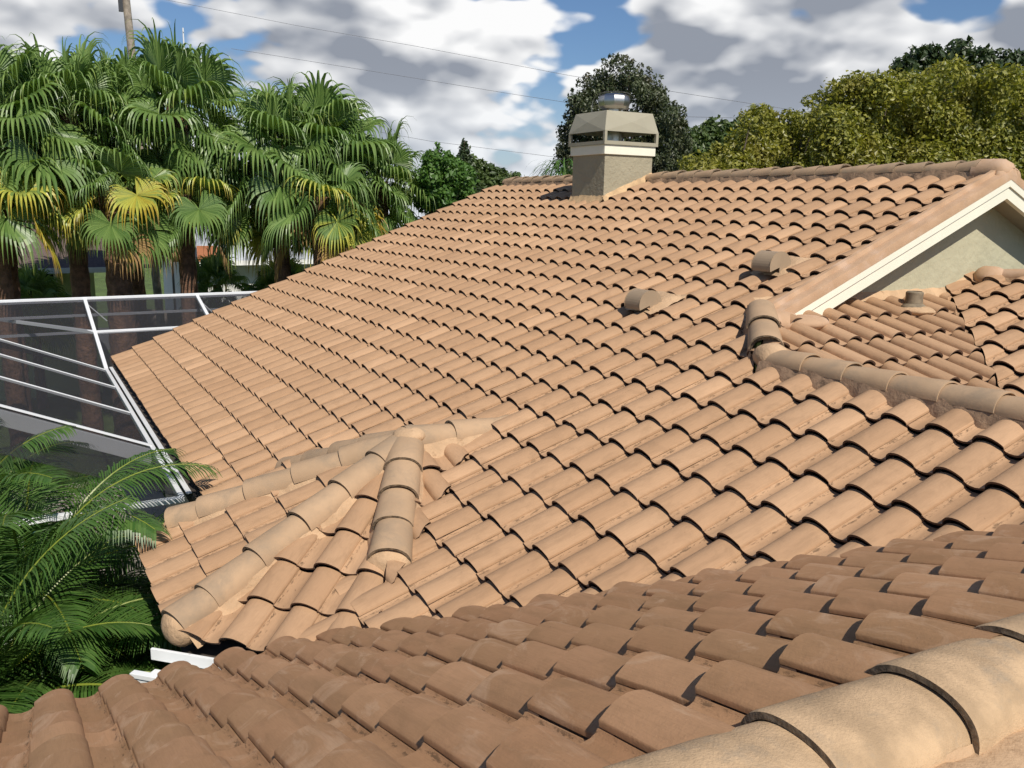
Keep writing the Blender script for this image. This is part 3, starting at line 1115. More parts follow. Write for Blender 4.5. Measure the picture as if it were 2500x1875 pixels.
# ---- roof vents (hooded), child things of the house
def vent(c, r=.136, w=.235, rot=0):
    """c: centre on the roof plane. hood axis along X, mouth facing down the slope"""
    m_ = MB()
    n = 20
    cx, cy, cz = c
    # side profile in (y,z): back wall rises, round top, front drops to a mouth above the tiles
    pr = []
    for k in range(n + 1):
        t_ = math.pi * (1.10 - 1.32 * k / n)       # from the lower front over the top to the back
        pr.append((-math.cos(math.pi - t_) * r * -1, math.sin(t_) * r))
    pr = [(math.cos(math.pi * (1.12 - 1.17 * k / n)) * r, math.sin(math.pi * (1.12 - 1.17 * k / n)) * r) for k in range(n + 1)]
    pr.append((r, -.22))
    xa, xb = cx - w / 2, cx + w / 2
    for i in range(len(pr) - 1):
        (y0, z0), (y1, z1) = pr[i], pr[i + 1]
        m_.poly([(xa, cy + y0, cz + z0), (xa, cy + y1, cz + z1), (xb, cy + y1, cz + z1), (xb, cy + y0, cz + z0)])
        m_.poly([(xb, cy + y0 * .97, cz + z0 * .97), (xb, cy + y1 * .97, cz + z1 * .97), (xa, cy + y1 * .97, cz + z1 * .97), (xa, cy + y0 * .97, cz + z0 * .97)])
    # cheeks: full disc at the back, notched at the lower front
    side = [(math.cos(math.pi * (1.12 - 1.17 * k / n)) * r * 1.03, math.sin(math.pi * (1.12 - 1.17 * k / n)) * r * 1.03) for k in range(n + 1)] + [(r * 1.03, -.22), (-.01, -.22), (-.012, -.01)]
    for x, fl_ in ((xb + .002, 1), (xa - .002, -1)):
        P = [(x, cy + y, cz + z) for y, z in side]
        if fl_ < 0: P = P[::-1]
        m_.poly(P)
        P2 = [(x - .006 * fl_, cy + y, cz + z) for y, z in side]
        if fl_ > 0: P2 = P2[::-1]
        m_.poly(P2)
    o = H(m_.build('roof_vent', M_vent, house))
    # dark throat below the hood
    d_ = MB()
    d_.box((cx, cy + .055, cz - .10), (w - .03, .10, .22))
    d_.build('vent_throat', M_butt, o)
    # sheet flashing skirt blended with mortar
    s_ = MB()
    for i in range(11):
        for j in range(11):
            u_, v_ = i / 10, j / 10
            x = cx - w * .95 + 1.9 * w * u_
            y = cy - .05 + .42 * v_
            edge = min(u_, 1 - u_, v_, 1 - v_)
            s_.V.append((x, y, TP * y + .060 + .035 * min(1, edge * 5) + .012 * noise1(i * 1.3 + j * 2.1)))
    for i in range(10):
        for j in range(10):
            b = i * 11 + j
            s_.F.append((b, b + 11, b + 12, b + 1))
    s_.build('vent_flashing', M_mortar, o, sm=60)
    return o


v1 = vent((-1.93, 1.60, TP * 1.60 + .135))
v1['label'] = 'tan hooded roof vent close to the rake'
v2 = vent((-2.66, .66, TP * .66 + .120))
v2['label'] = 'tan hooded roof vent lower on the slope'
# plumbing pipe on slope B
pm = MB()
pcx, pcy = -1.22, 2.80
pz = zB(pcx)
pm.lathe([(.12, .0), (.11, .03), (.082, .05), (.078, .10), (.080, .155), (.066, .166), (.058, .15), (.058, .05)], (pcx, pcy, pz + .045), 18)
po = H(pm.build('vent_pipe', M_pipe, house, sm=40))
po['label'] = 'short lead capped vent pipe'
H(blob('pipe_mortar', (pcx + .01, pcy, pz + .03), .135, M_mortar, house, rough=.25, flat=(1.25, 1., .32)))

# ---- walls, eaves
ew = MB()
ew.box((-6.6, -2.6, (-1.62 + GROUND) / 2), (9.6, .2, -1.62 - GROUND))
ew.box((-11.3, 2.2, (-1.5 + GROUND) / 2), (.2, 9.6, -1.5 - GROUND))
H(ew.build('house_wall', M_stucco, house))
gb = MB()   # far gable end wall triangle
gb.poly([(-11.42, -2.7, -1.5), (-11.42, 7.9, -1.5), (-11.42, 7.9, -1.15), (-11.42, ridgeY, ridgeZ - .2), (-11.42, -2.7, -1.15)])
H(gb.build('gable_wall', M_stucco, house))
ef = MB()
ef.bar((-11.7, -3.36, -1.50), (-3.2, -3.36, -1.50), .03, .16)
ef.bar((-.62, -3.9, -1.38), (-.62, -8.2, -1.38), .03, .14)
H(ef.build('eave_fascia', M_deck_dark, house))
bw = MB()   # bay walls under the bay roof
bc_ = [tuple((Vector((EX, EY, 0)) + az(a) * r_)[:2]) for a, r_ in ((h4, 1.55), (h1, 1.62), (h2, 1.62), (h3, 1.55))]
for i in range(3):
    (x0, y0), (x1, y1) = bc_[i], bc_[i + 1]
    bw.poly([(x0, y0, GROUND), (x1, y1, GROUND), (x1, y1, -1.45), (x0, y0, -1.45)])
bw.poly([(-.2, -8.0, GROUND), (-.2, -3.2, GROUND), (-.2, -3.2, -1.4), (-.2, -8.0, -1.4)])
H(bw.build('house_wall', M_stucco, house))

# ---- gutter under the bay corner face (white aluminium)
gu = MB()
gd = az(225)    # along the eave of the corner face
o2 = Vector((EX, EY, 0)) + az(315) * (RL + .10)
for off, zz, w_, h_ in ((.015, -1.455, .02, .075), (.20, -1.49, .045, .03)):
    a_ = o2 + az(315) * off + az(45) * .55
    b_2 = o2 + az(315) * off + az(225) * .92
    gu.bar((a_.x, a_.y, zz), (b_2.x, b_2.y, zz), w_, h_)
a_ = o2 + az(315) * .11 + az(45) * .55; b_2 = o2 + az(315) * .11 + az(225) * .90
gu.bar((a_.x, a_.y, -1.56), (b_2.x, b_2.y, -1.56), .18, .012)
a_ = o2 + az(315) * .205 + az(45) * .55; b_2 = o2 + az(315) * .205 + az(225) * .90
gu.bar((a_.x, a_.y, -1.535), (b_2.x, b_2.y, -1.535), .012, .07)
gut = H(gu.build('gutter', M_aluw, house, bevel=.003))
gut['label'] = 'white metal gutter under the bay roof corner'
gs = MB()
c_ = o2 + az(225) * .22 + Vector((0, 0, -1.5))
gs.bar(tuple(c_ + az(315) * .02), tuple(c_ + az(315) * .19 + az(225) * .10 + Vector((0, 0, -.02))), .05, .035)
gs.build('gutter_strap', M_alu, gut, bevel=.01)

# ------------------------------------------------------------------ pool cage
cage = empty('pool_enclosure', (-8, -5, GROUND))
tag(cage, 'screened pool cage of white aluminium beams and dark mesh beside the long eave', 'pool enclosure')
cinv = Matrix.Translation((8, 5, -GROUND))


def K(o):
    o.matrix_parent_inverse = cinv
    return o


GY, GZc = -3.47, -1.47
X1, X0 = -4.30, -11.42
udir = Vector((-.18, -.917, .357)).normalized()


def cbeam(a, b, w=.05, h=.05, nm='cage_beam', mat=None):
    return K(MB().bar(a, b, w, h).build(nm, mat or M_alu, cage, bevel=min(w, h) * .12))


cbeam((X0, GY, GZc), (X1, GY, GZc), .05, .07, 'gutter_beam')
cbeam((X0, GY + .07, GZc + .045), (X1, GY + .07, GZc + .045), .05, .012, 'gutter_beam')
for bxp, ln in ((-11.35, 3.4), (-9.84, 3.4), (-8.05, 3.4)):
    a = Vector((bxp, GY, GZc))
    cbeam(a, a + udir * ln, .022, .04)
a = Vector((-6.22, GY, GZc))
cbeam(a + Vector((0, 0, .035)), a + udir * 3.6 + Vector((0, 0, .035)), .045, .018)
cbeam(a - Vector((0, 0, .10)), a + udir * 3.6 - Vector((0, 0, .10)), .045, .17, 'main_cage_beam')
cbeam((X1, GY, GZc), (X1, -6.8, GZc), .07, .05)
cbeam((X1, GY + .02, GZc - .03), (X1, GY + .02, GROUND), .05, .05, 'cage_post')
# far side: hip beam, second rafter, purlins, top rail
XF = -14.0
zt = -.56
hipb = Vector((X0, GY, GZc))
cbeam(hipb, (XF, -3.54, zt), .06, .07)
cbeam((X0, -1.45, GZc), (XF, -1.53, zt), .06, .07)
cbeam((XF, -7.5, zt), (XF, 3.0, zt), .06, .09)
cbeam((XF - .0, -7.5, zt - .30), (XF - .0, 3.0, zt - .30), .04, .05)
cbeam((XF - .0, -7.5, zt - .62), (XF - .0, 3.0, zt - .62), .04, .05)
mid1 = Vector((-12.70, -3.50, -1.01))
cbeam(mid1, (mid1.x, 2.2, mid1.z), .05, .06)
cbeam(mid1, (-14.27, -4.94, -.90), .05, .06)
for y in (-6.6, -3.54, -1.53, .6):
    cbeam((XF, y, zt), (XF, y, GROUND), .05, .06, 'cage_post')
for y in (-3.54, -1.53):
    cbeam((XF + .02, y, zt - .05), (XF + .02, y + .35, zt - .42), .05, .02, 'cage_brace')
scr = MB()


def quad(a, b, c, d):
    scr.poly([a, b, c, d])


off = Vector((0, 0, .01))
A_, B_ = Vector((X0, GY, GZc)) + off, Vector((X1, GY, GZc)) + off
quad(A_, B_, B_ + udir * 3.4, A_ + udir * 3.4)
quad(A_, A_ + udir * 3.4, Vector((XF, -7.6, zt + .01)), Vector((XF, -3.54, zt + .01)))
quad(A_, Vector((XF, -3.54, zt + .01)), Vector((XF, 3, zt + .01)), Vector((X0, 3, GZc)))
quad(Vector((XF + .035, -7.6, zt)), Vector((XF + .035, 3, zt)), Vector((XF + .035, 3, GROUND)), Vector((XF + .035, -7.6, GROUND)))
K(scr.build('insect_screen', M_screen, cage))

# ------------------------------------------------------------------ ground
def plane(name, pts, z, mat, label=None, kind='structure'):
    m_ = MB()
    m_.poly([(x, y, z) for x, y in pts])
    o = m_.build(name, mat)
    tag(o, label, None, None, kind)
    return o


plane('ground', [(-400, -300), (300, -300), (300, 400), (-400, 400)], GROUND, M_grass)
plane('pool_deck', [(-14.0, -9.5), (-2.5, -9.5), (-2.5, -2.6), (-14.0, -2.6)], GROUND + .004, M_paver)
mt, t, bs = new_mat('pool_water')
bs.inputs['Base Color'].default_value = (.06, .24, .27, 1)
bs.inputs['Roughness'].default_value = .08
bump(t, bs, noise(t, objco(t), 5, 3, .5), .25, .03)
plane('pool_water', [(-12.6, -8.6), (-6.2, -8.6), (-6.2, -4.6), (-12.6, -4.6)], GROUND + .008, mt)
plane('street', [(-36, -60), (-30, -60), (-30, 60), (-36, 60)], GROUND + .006, M_asph)

# ------------------------------------------------------------------ fan palms
def fan(V, F, AG, hub, f, u, R, age, n=40, droop=1.0, fold=.28, spread=150, thin=1.0):
    f = f.normalized(); u = (u - f * u.dot(f)).normalized(); s = f.cross(u)
    G = Vector((0, 0, -1))
    for k in range(n):
        th = R_(-spread + 2 * spread * (k + .5) / n)
        d = f * math.cos(th) + s * math.sin(th)
        d = (d + u * (.22 + fold * (1 - abs(math.cos(th / 2))))).normalized()
        RR = R * (.80 + .25 * math.cos(th / 2)) * random.uniform(.92, 1.08)
        dth = R_(2 * spread / n)
        pos = hub.copy()
        dirn = d.copy()
        st = [0, .26, .30, .13, .14, .15, .15, .14]
        r = 0
        b = len(V)
        side0 = (-f * math.sin(th) + s * math.cos(th))
        rings = 0
        if random.random() < .04: continue
        la = random.uniform(-.16, .16) if age > .12 else random.uniform(-.02, .06)
        dr = droop * random.uniform(.45, 1.4)
        for i, ds_ in enumerate(st):
            if i >= 3:
                dirn = (dirn + G * (.42 + .22 * (i - 3)) * dr).normalized()
            pos = pos + dirn * ds_ * RR
            r += ds_ * RR
            if r < .58 * RR: w = r * dth * .53
            else: w = .58 * RR * dth * .53 * max(.0, (1.27 - r / RR) / .69) ** 1.25
            w = max(w, .0022) * thin
            sd = side0
            up_ = dirn.cross(sd).normalized()
            pl = w * .8
            V.append(tuple(pos - sd * w)); V.append(tuple(pos + up_ * pl)); V.append(tuple(pos + sd * w))
            rings += 1
        for i in range(rings - 1):
            o = b + i * 3
            F.append((o, o + 1, o + 4, o + 3)); F.append((o + 1, o + 2, o + 5, o + 4))
            a_ = max(0, age + la) + (.10 * max(0, i - 2) if age > .15 else .02 * i) + random.uniform(-.04, .04)
            AG.append(a_); AG.append(a_)


def strip(V, F, AG, a, b_, w, age, sag=.1, n=4):
    a = Vector(a); b_ = Vector(b_)
    d = (b_ - a)
    s = d.cross(Vector((0, 0, 1)))
    if s.length < 1e-4: s = Vector((1, 0, 0))
    s.normalize()
    base = len(V)
    for i in range(n + 1):
        t_ = i / n
        p_ = a.lerp(b_, t_) + Vector((0, 0, 1)) * sag * math.sin(math.pi * t_)
        V.append(tuple(p_ - s * w)); V.append(tuple(p_ + s * w)); 
    for i in range(n):
        o = base + i * 2
        F.append((o, o + 1, o + 3, o + 2)); AG.append(age)


def fan_crown(seed, nf=34, R=.90, pet=.95, lowage=.5, deadn=2, maxup=78, ripe=False):
    random.seed(seed)
    V, F, AG = [], [], []
    DV, DF, DA = [], [], []
    ga = 2.39996
    for i in range(nf):
        t_ = i / (nf - 1)
        el = R_(maxup - (maxup + 38) * t_ ** .95 + random.uniform(-6, 6))
        a = i * ga + random.uniform(-.2, .2)
        d = Vector((math.cos(a) * math.cos(el), math.sin(a) * math.cos(el), math.sin(el)))
        L = pet * (random.uniform(.8, 1.15)) * (.62 + .45 * min(1, t_ * 2.5))
        base = Vector((math.cos(a), math.sin(a), 0)) * .10 + Vector((0, 0, -(.5 if ripe else 1.25) * t_))
        hub = base + d * L
        hub.z -= .12 * L * max(0, math.cos(el))
        age = random.choice((0, 0, .05, .1)) if t_ < .80 else (t_ - .80) / .20 * lowage * random.uniform(.5, 1.25)
        fd = (d + Vector((0, 0, -.05 - 1.25 * t_))).normalized()
        tw = random.uniform(-.6, .6)
        up_ = Vector((math.cos(a) * .5 - math.sin(a) * tw, math.sin(a) * .5 + math.cos(a) * tw, 1 - .6 * t_))
        if el > R_(60): up_ = Vector((-math.cos(a), -math.sin(a), .3))
        if ripe: age = max(0, random.uniform(-.15, .62) * (.35 + .9 * t_))
        strip(V, F, AG, base, hub, .018, min(.45, age + .2))
        fan(V, F, AG, hub, fd, up_, R * random.uniform(.72, 1.14), age, droop=1.0 + .35 * t_)
    for i in range(deadn):
        a = random.uniform(0, 6.28)
        d = Vector((math.cos(a) * .75, math.sin(a) * .75, -.55))
        base = Vector((math.cos(a) * .1, math.sin(a) * .1, -.9))
        hub = base + d * pet * 1.05
        strip(DV, DF, DA, base, hub, .018, 1.0)
        fan(DV, DF, DA, hub, Vector((d.x * .4, d.y * .4, -1)), Vector((d.x, d.y, .4)), R * .85, 1.0, n=26, droop=1.6, spread=120, thin=.8)
    return (V, F, AG), (DV, DF, DA)


CROWNS = []
for sd, kw in ((11, dict(nf=38, lowage=.35, deadn=3, maxup=68)), (23, dict(nf=36, lowage=.30, deadn=4, maxup=70)), (37, dict(nf=34, lowage=.62, deadn=3, pet=1.0, maxup=66))):
    CROWNS.append(fan_crown(sd, **kw))
CROWNS.append(fan_crown(51, nf=17, lowage=.5, deadn=1, maxup=38, pet=1.0, ripe=True))
CROWNS.append(fan_crown(58, nf=15, lowage=.6, deadn=3, maxup=30, pet=.95, ripe=True))
_cm = {}


def fan_palm(x, y, ztop, label, var=0, sc=1.0, rot=0., trunk_r=.17, boots=True, mat=None):
    """ztop: height of the top of the trunk"""
    o = empty('fan_palm', (x, y, GROUND))
    tag(o, label, 'palm tree', 'fan palms behind the pool cage')
    h = ztop - GROUND
    random.seed(int(abs(x * 100 + y * 37)))
    m_ = MB()
    lean = random.uniform(-.12, .12)
    pts, rad = [], []
    nr_ = 26
    for i in range(nr_ + 1):
        t_ = i / nr_
        pts.append((lean * t_ * t_, lean * .5 * t_, h * t_))
        rad.append(trunk_r * (1.25 - .3 * t_ + (.35 * max(0, t_ - .75) * 4 if boots else 0)) * (1 + .10 * (i % 2)))
    m_.tube(pts, rad, 12)
    tr = m_.build('trunk', M_ptrunk, o, sm=30)
    top = Vector((lean, lean * .5, h))
    for key, nm, idx in (('c', 'crown', 0), ('d', 'dead_fronds', 1)):
        if (var, key) not in _cm:
            V, F, AG = CROWNS[var][idx]
            ob = mesh_obj(nm, V, F, M_fan, o, None, None, None, {'age': AG})
            _cm[(var, key)] = ob.data
        else:
            ob = bpy.data.objects.new(nm, _cm[(var, key)])
            COL.objects.link(ob); ob.parent = o
        ob.location = top + Vector((0, 0, .1))
        ob.rotation_euler = (0, 0, rot)
        ob.scale = (sc, sc, sc)
    return o


def at(xd, yd, dist):
    """point at horizontal distance dist in the direction of picture point (2212 wide)"""
    xs, ys = xd * 2500 / 2212, yd * 2500 / 2212
    v = cr * ((xs - 1250) / 2097.5) - cu * ((ys - 937.5) / 2097.5) - cb
    k = dist / math.hypot(v.x, v.y)
    return CAM + v * k


for (xd, yd, dist, lab, var, sc_, rot) in (
        (-22, 245, 21.0, 'fan palm cut by the left edge of the group', 2, 1.05, .4),
        (142, 240, 21.6, 'fan palm second from the left with a rounded dark green head', 0, 1.08, 2.0),
        (268, 255, 23.0, 'fan palm standing just below the wooden utility pole', 1, 1.1, 4.1),
        (388, 232, 22.0, 'tallest fan palm with tan dead fronds hanging at its side', 0, 1.12, 5.2),
        (598, 315, 21.4, 'fan palm of the right cluster with tan fronds on its left', 1, 1.05, .9),
        (700, 312, 22.0, 'tallest fan palm of the right cluster', 2, 1.12, 3.3),
        (822, 392, 22.4, 'lowest fan palm of the right cluster next to the roof edge', 0, 1.0, 1.3)):
    p_ = at(xd, yd, dist)
    fan_palm(p_.x, p_.y, p_.z, lab, var, sc_, rot)
for (xd, yd, dist, lab, var, sc_, rot, tr_) in (
        (238, 405, 20.6, 'lower fan palm on a thick trunk with a bright yellow drooping skirt', 3, .82, .2, .24),
        (390, 420, 21.0, 'slim lower fan palm between the two palm clusters', 4, .8, 2.2, .14),
        (-12, 415, 20.4, 'low fan palm at the left edge with orange tipped fronds', 3, .9, 5.0, .15),
        (690, 425, 20.4, 'low fan palm with lime fronds over the roof edge', 4, .9, 1.1, .17)):
    p_ = at(xd, yd, dist)
    fan_palm(p_.x, p_.y, p_.z, lab, var, sc_, rot, trunk_r=tr_)
for (xd, yd, dist, lab, var, sc_, rot) in (
        (70, 640, 25.0, 'shaded young fan palm in front of the lime house', 1, .55, 1.0),
        (470, 615, 25.5, 'shaded young fan palm in front of the white house', 0, .62, 2.4),
        (620, 615, 25.5, 'shaded young fan palm by the dark doorway of the white house', 1, .6, 4.0)):
    p_ = at(xd, yd, dist)
    fan_palm(p_.x, p_.y, p_.z, lab, var, sc_, rot, trunk_r=.10, boots=False)


# ------------------------------------------------------------------ feather palms in the lower left
def feather(V, F, AG, base, a, el, L, bend=1.3, nl=72, ll=.42, age=0.0, roll=0.0):
    pts = []
    pos = Vector(base)
    n = 22
    e = el
    for i in range(n + 1):
        pts.append(pos.copy())
        d = Vector((math.cos(a) * math.cos(e), math.sin(a) * math.cos(e), math.sin(e)))
        pos = pos + d * (L / n)
        e -= bend / n * (.5 + 1.1 * i / n)
    # rachis
    for i in range(n):
        t_ = i / n
        w = .014 * (1 - t_) + .003
        p0, p1 = pts[i], pts[i + 1]
        dd = (p1 - p0).normalized()
        s = dd.cross(Vector((0, 0, 1))).normalized()
        u = s.cross(dd)
        b = len(V)
        V.extend([tuple(p0 - s * w), tuple(p0 + u * w), tuple(p0 + s * w), tuple(p1 - s * w), tuple(p1 + u * w), tuple(p1 + s * w)])
        F.append((b, b + 1, b + 4, b + 3)); F.append((b + 1, b + 2, b + 5, b + 4))
        AG.append(.42); AG.append(.42)
    dz_ = random.uniform(.5, 2.2)
    for k in range(nl):
        t_ = .14 + .86 * k / (nl - 1)
        x = t_ * n
        i = min(n - 1, int(x))
        p = pts[i].lerp(pts[i + 1], x - i)
        dd = (pts[i + 1] - pts[i]).normalized()
        s = dd.cross(Vector((0, 0, 1))).normalized()
        u = s.cross(dd)
        for sg in (-1, 1):
            l = ll * (math.sin(math.pi * (.12 + .80 * t_)) ** .7) * random.uniform(.88, 1.1)
            d = (s * sg * .86 + dd * (.42 + .45 * t_) + u * (.34 + random.uniform(-.1, .1))).normalized()
            q = p.copy()
            b = len(V)
            ws = (.005, .0095, .0075, .001)
            side = (d.cross(u)).normalized()
            for j in range(4):
                V.append(tuple(q - side * ws[j])); V.append(tuple(q + side * ws[j]))
                d = (d + Vector((0, 0, (-.14 - .10 * j) * dz_))).normalized()
                q = q + d * l / 3
            for j in range(3):
                o = b + j * 2
                F.append((o, o + 1, o + 3, o + 2)); AG.append(age + random.uniform(0, .06))


def feather_palm(c, label, seed, nf=16, L=2.0, trunks=1, amin=0, amax=6.283, ll=.42, el0=78, el1=-22):
    random.seed(seed)
    o = empty('feather_palm', (c[0], c[1], GROUND))
    tag(o, label, 'palm tree', 'feather palms beside the bay roof')
    m_ = MB()
    h = c[2] - GROUND
    m_.tube([(0, 0, 0), (.03, .02, h * .5), (0, 0, h)], [.10, .075, .06], 10)
    m_.build('trunk', M_ptrunk, o, sm=40)
    V, F, AG = [], [], []
    for i in range(nf):
        t_ = i / max(1, nf - 1)
        a = amin + (amax - amin) * ((i * .618034) % 1.0) + random.uniform(-.1, .1)
        el = R_(el0 + (el1 - el0) * t_ + random.uniform(-6, 6))
        feather(V, F, AG, (0, 0, h - .25 * t_), a, el, L * random.uniform(.85, 1.12), bend=random.uniform(1.1, 1.7), ll=ll, age=random.choice((0, 0, .04, .12)))
    mesh_obj('crown', V, F, M_areca, o, None, None, None, {'age': AG})
    return o


for (xd, yd, dist, lab, seed, nf, L, l_) in (
        (60, 1335, 8.0, 'feather palm with arching dark green fronds reaching over the bay roof eave', 3, 52, 2.1, .46),
        (-60, 1560, 6.9, 'feather palm low in the corner with long dense fronds below the near eave', 5, 58, 2.0, .44),
        (180, 1520, 7.4, 'feather palm with its fronds tucked under the bay corner and white gutter', 9, 50, 1.6, .40),
        (-90, 1210, 9.2, 'feather palm at the left edge in front of the pool screen', 14, 46, 2.0, .44)):
    p_ = at(xd, yd, dist)
    feather_palm(p_, lab, seed, nf=nf, L=L, ll=l_)

# ------------------------------------------------------------------ leafy trees
def leaf_cloud(clumps, n, ls, seed, aspect=.5, hang=0.0, shell=.55):
    r_ = np.random.default_rng(seed)
    C = np.array([c[:3] for c in clumps]); Rr = np.array([c[3] for c in clumps])
    wgt = Rr ** 2.2; wgt /= wgt.sum()
    idx = r_.choice(len(clumps), n, p=wgt)
    d = r_.normal(size=(n, 3)); d /= np.linalg.norm(d, axis=1)[:, None]
    rad = Rr[idx] * (shell + (1 - shell) * r_.random(n) ** .6) * (1 + .12 * r_.normal(size=n))
    pos = C[idx] + d * rad[:, None] * np.array([1, 1, .9])
    # leaf frame: normals roughly outward and up
    nrm = d * .6 + r_.normal(size=(n, 3)) * .6 + np.array([0, 0, .35])
    nrm /= np.linalg.norm(nrm, axis=1)[:, None]
    t1 = np.cross(nrm, r_.normal(size=(n, 3))); t1 -= np.array([0, 0, hang]); t1 -= nrm * (t1 * nrm).sum(1)[:, None]
    t1 /= np.linalg.norm(t1, axis=1)[:, None]
    t2 = np.cross(nrm, t1)
    s = ls * (.65 + .7 * r_.random(n))[:, None]
    P = np.stack([pos - t1 * s, pos + t2 * s * aspect - t1 * s * .1 + nrm * s * .12, pos + t1 * s, pos - t2 * s * aspect - t1 * s * .1 + nrm * s * .12], 1).reshape(-1, 3)
    F = np.arange(4 * n).reshape(n, 4)
    return P, F


def leafy_tree(name, base, clumps, n, ls, mat, label, cat='tree', group=None, seed=1, aspect=.5, hang=0., trunk_r=.2, shell=.5):
    """clumps in world coordinates"""
    o = empty(name, (base[0], base[1], GROUND))
    tag(o, label, cat, group)
    b = Vector((base[0], base[1], GROUND))
    P, F = leaf_cloud([(c[0] - b.x, c[1] - b.y, c[2] - b.z, c[3]) for c in clumps], n, ls, seed, aspect, hang, shell)
    mesh_obj('crown', P.tolist(), F.tolist(), mat, o)
    m_ = MB()
    zc_ = sum(c[2] for c in clumps) / len(clumps) - b.z
    m_.tube([(0, 0, 0), (.05, .02, zc_ * .4), (0, 0, zc_)], [trunk_r, trunk_r * .75, trunk_r * .35], 9)
    step = max(1, len(clumps) // 14)
    for c in clumps[::step]:
        q_ = Vector(c[:3]) - b
        s_ = Vector((0, 0, max(.5, min(zc_ * .8, q_.z - .6 * math.hypot(q_.x, q_.y) - .3))))
        m_.tube([s_, s_.lerp(q_, .5) + Vector((0, 0, .1)), q_], [trunk_r * .4, trunk_r * .25, trunk_r * .08], 6)
    m_.build('trunk', M_bark, o, sm=50)
    return o


def clumps_px(pts, dist, jit=.5, rs=(.35, .6), seed=0, depth=1.0):
    """clumps around picture directions at one real distance, spread in depth"""
    r_ = random.Random(seed)
    out = []
    for (xd, yd) in pts:
        p_ = at(xd, yd, dist + r_.uniform(-depth, depth))
        out.append((p_.x, p_.y, p_.z, r_.uniform(*rs)))
    return out


def region(xmin, xmax, topf, ybot, n, seed):
    r_ = random.Random(seed)
    pts = []
    while len(pts) < n:
        x = r_.uniform(xmin, xmax)
        yt = topf(x)
        y = r_.uniform(yt, ybot)
        pts.append((x, y))
    return pts


def interp(tab):
    xs = [a for a, b in tab]; ys = [b for a, b in tab]
    return lambda x: float(np.interp(x, xs, ys))


# dark tree behind the chimney
top = interp([(1205, 330), (1220, 260), (1240, 170), (1262, 165), (1285, 150), (1310, 120), (1345, 118), (1380, 135), (1410, 150), (1425, 170), (1450, 210), (1475, 230), (1490, 300)])
cl = clumps_px(region(1210, 1482, lambda x: top(x) + 34, 470, 190, 3), 24, rs=(.13, .30), seed=4, depth=1.2)
cl += clumps_px(region(1226, 1470, lambda x: top(x) + 42, 470, 120, 8), 24, rs=(.20, .36), seed=6, depth=.6)
cl += clumps_px([(x, top(x) + 6 + k * 12) for x in (1218, 1236, 1250, 1268, 1288, 1306, 1322, 1338, 1352, 1366, 1384, 1402, 1420, 1438, 1458, 1474, 1486) for k in (0, 1, 2, 3, 4)], 24, rs=(.06, .15), seed=5, depth=.5)
b_ = at(1350, 300, 24)
leafy_tree('shade_tree', b_, cl, 70000, .046, M_leafD, 'dark upright tree with reddish tinge behind the chimney', 'tree', seed=2, hang=.8)
# yellow-green trees
YG = 'yellow-green trees behind the ridge'
for (x0_, x1_, tab, dist, sd, lab, n) in (
        (1500, 1660, [(1480, 345), (1530, 330), (1560, 300), (1600, 275), (1660, 225)], 15.8, 21, 'lowest yellow-green tree at the left end of the row', 14000),
        (1630, 1800, [(1600, 270), (1650, 228), (1700, 225), (1740, 210), (1800, 205)], 18.6, 22, 'yellow-green tree left of the middle of the row', 17000),
        (1790, 1990, [(1770, 215), (1800, 190), (1850, 180), (1900, 178), (1960, 172), (1990, 185)], 16.6, 23, 'yellow-green tree under the dark oak', 20000),
        (1975, 2290, [(1970, 185), (2020, 160), (2060, 150), (2120, 155), (2180, 150), (2300, 150)], 18.0, 24, 'broad yellow-green tree at the right edge', 27000)):
    tp_ = interp(tab)
    cl = clumps_px(region(x0_, x1_, lambda x: tp_(x) + 60, 460, int((x1_ - x0_) * .24), sd), dist, rs=(.32, .55), seed=sd, depth=1.3)
    cl += clumps_px([(x + random.uniform(-14, 14), tp_(x) + random.uniform(14, 60)) for x in range(int(x0_), int(x1_), 30)], dist, rs=(.18, .40), seed=sd + 1, depth=1.0)
    cl += clumps_px([(x + random.uniform(-10, 10), tp_(x) + random.uniform(0, 34)) for x in range(int(x0_), int(x1_), 14)], dist, rs=(.06, .14), seed=sd + 2, depth=.9)
    b_ = at((x0_ + x1_) / 2, 300, dist)
    leafy_tree('camphor_tree', b_, cl, int(n * 2.9), .042, M_leafY, lab, 'tree', YG, seed=sd, aspect=.55, trunk_r=.09)
# dark oaks
tp_ = interp([(1930, 160), (1950, 120), (1990, 98), (2040, 88), (2090, 84), (2140, 90), (2212, 100), (2330, 110)])
cl = clumps_px(region(1945, 2330, lambda x: tp_(x) + 16, 260, 130, 31), 34, rs=(.35, .6), seed=31, depth=2)
leafy_tree('oak_tree', at(2120, 200, 34), cl, 22000, .12, M_leafO, 'tall dark oak rising over the yellow-green trees', 'tree', None, seed=31)
tp_ = interp([(1470, 285), (1500, 270), (1540, 252), (1580, 248), (1620, 255), (1680, 262), (1740, 280)])
cl = clumps_px(region(1475, 1740, lambda x: tp_(x) + 14, 420, 120, 33), 30, rs=(.30, .5), seed=33, depth=2)
leafy_tree('oak_tree', at(1580, 300, 30), cl, 18000, .10, M_leafM, 'mid green oak between the chimney tree and the yellow-green row', 'tree', None, seed=33)
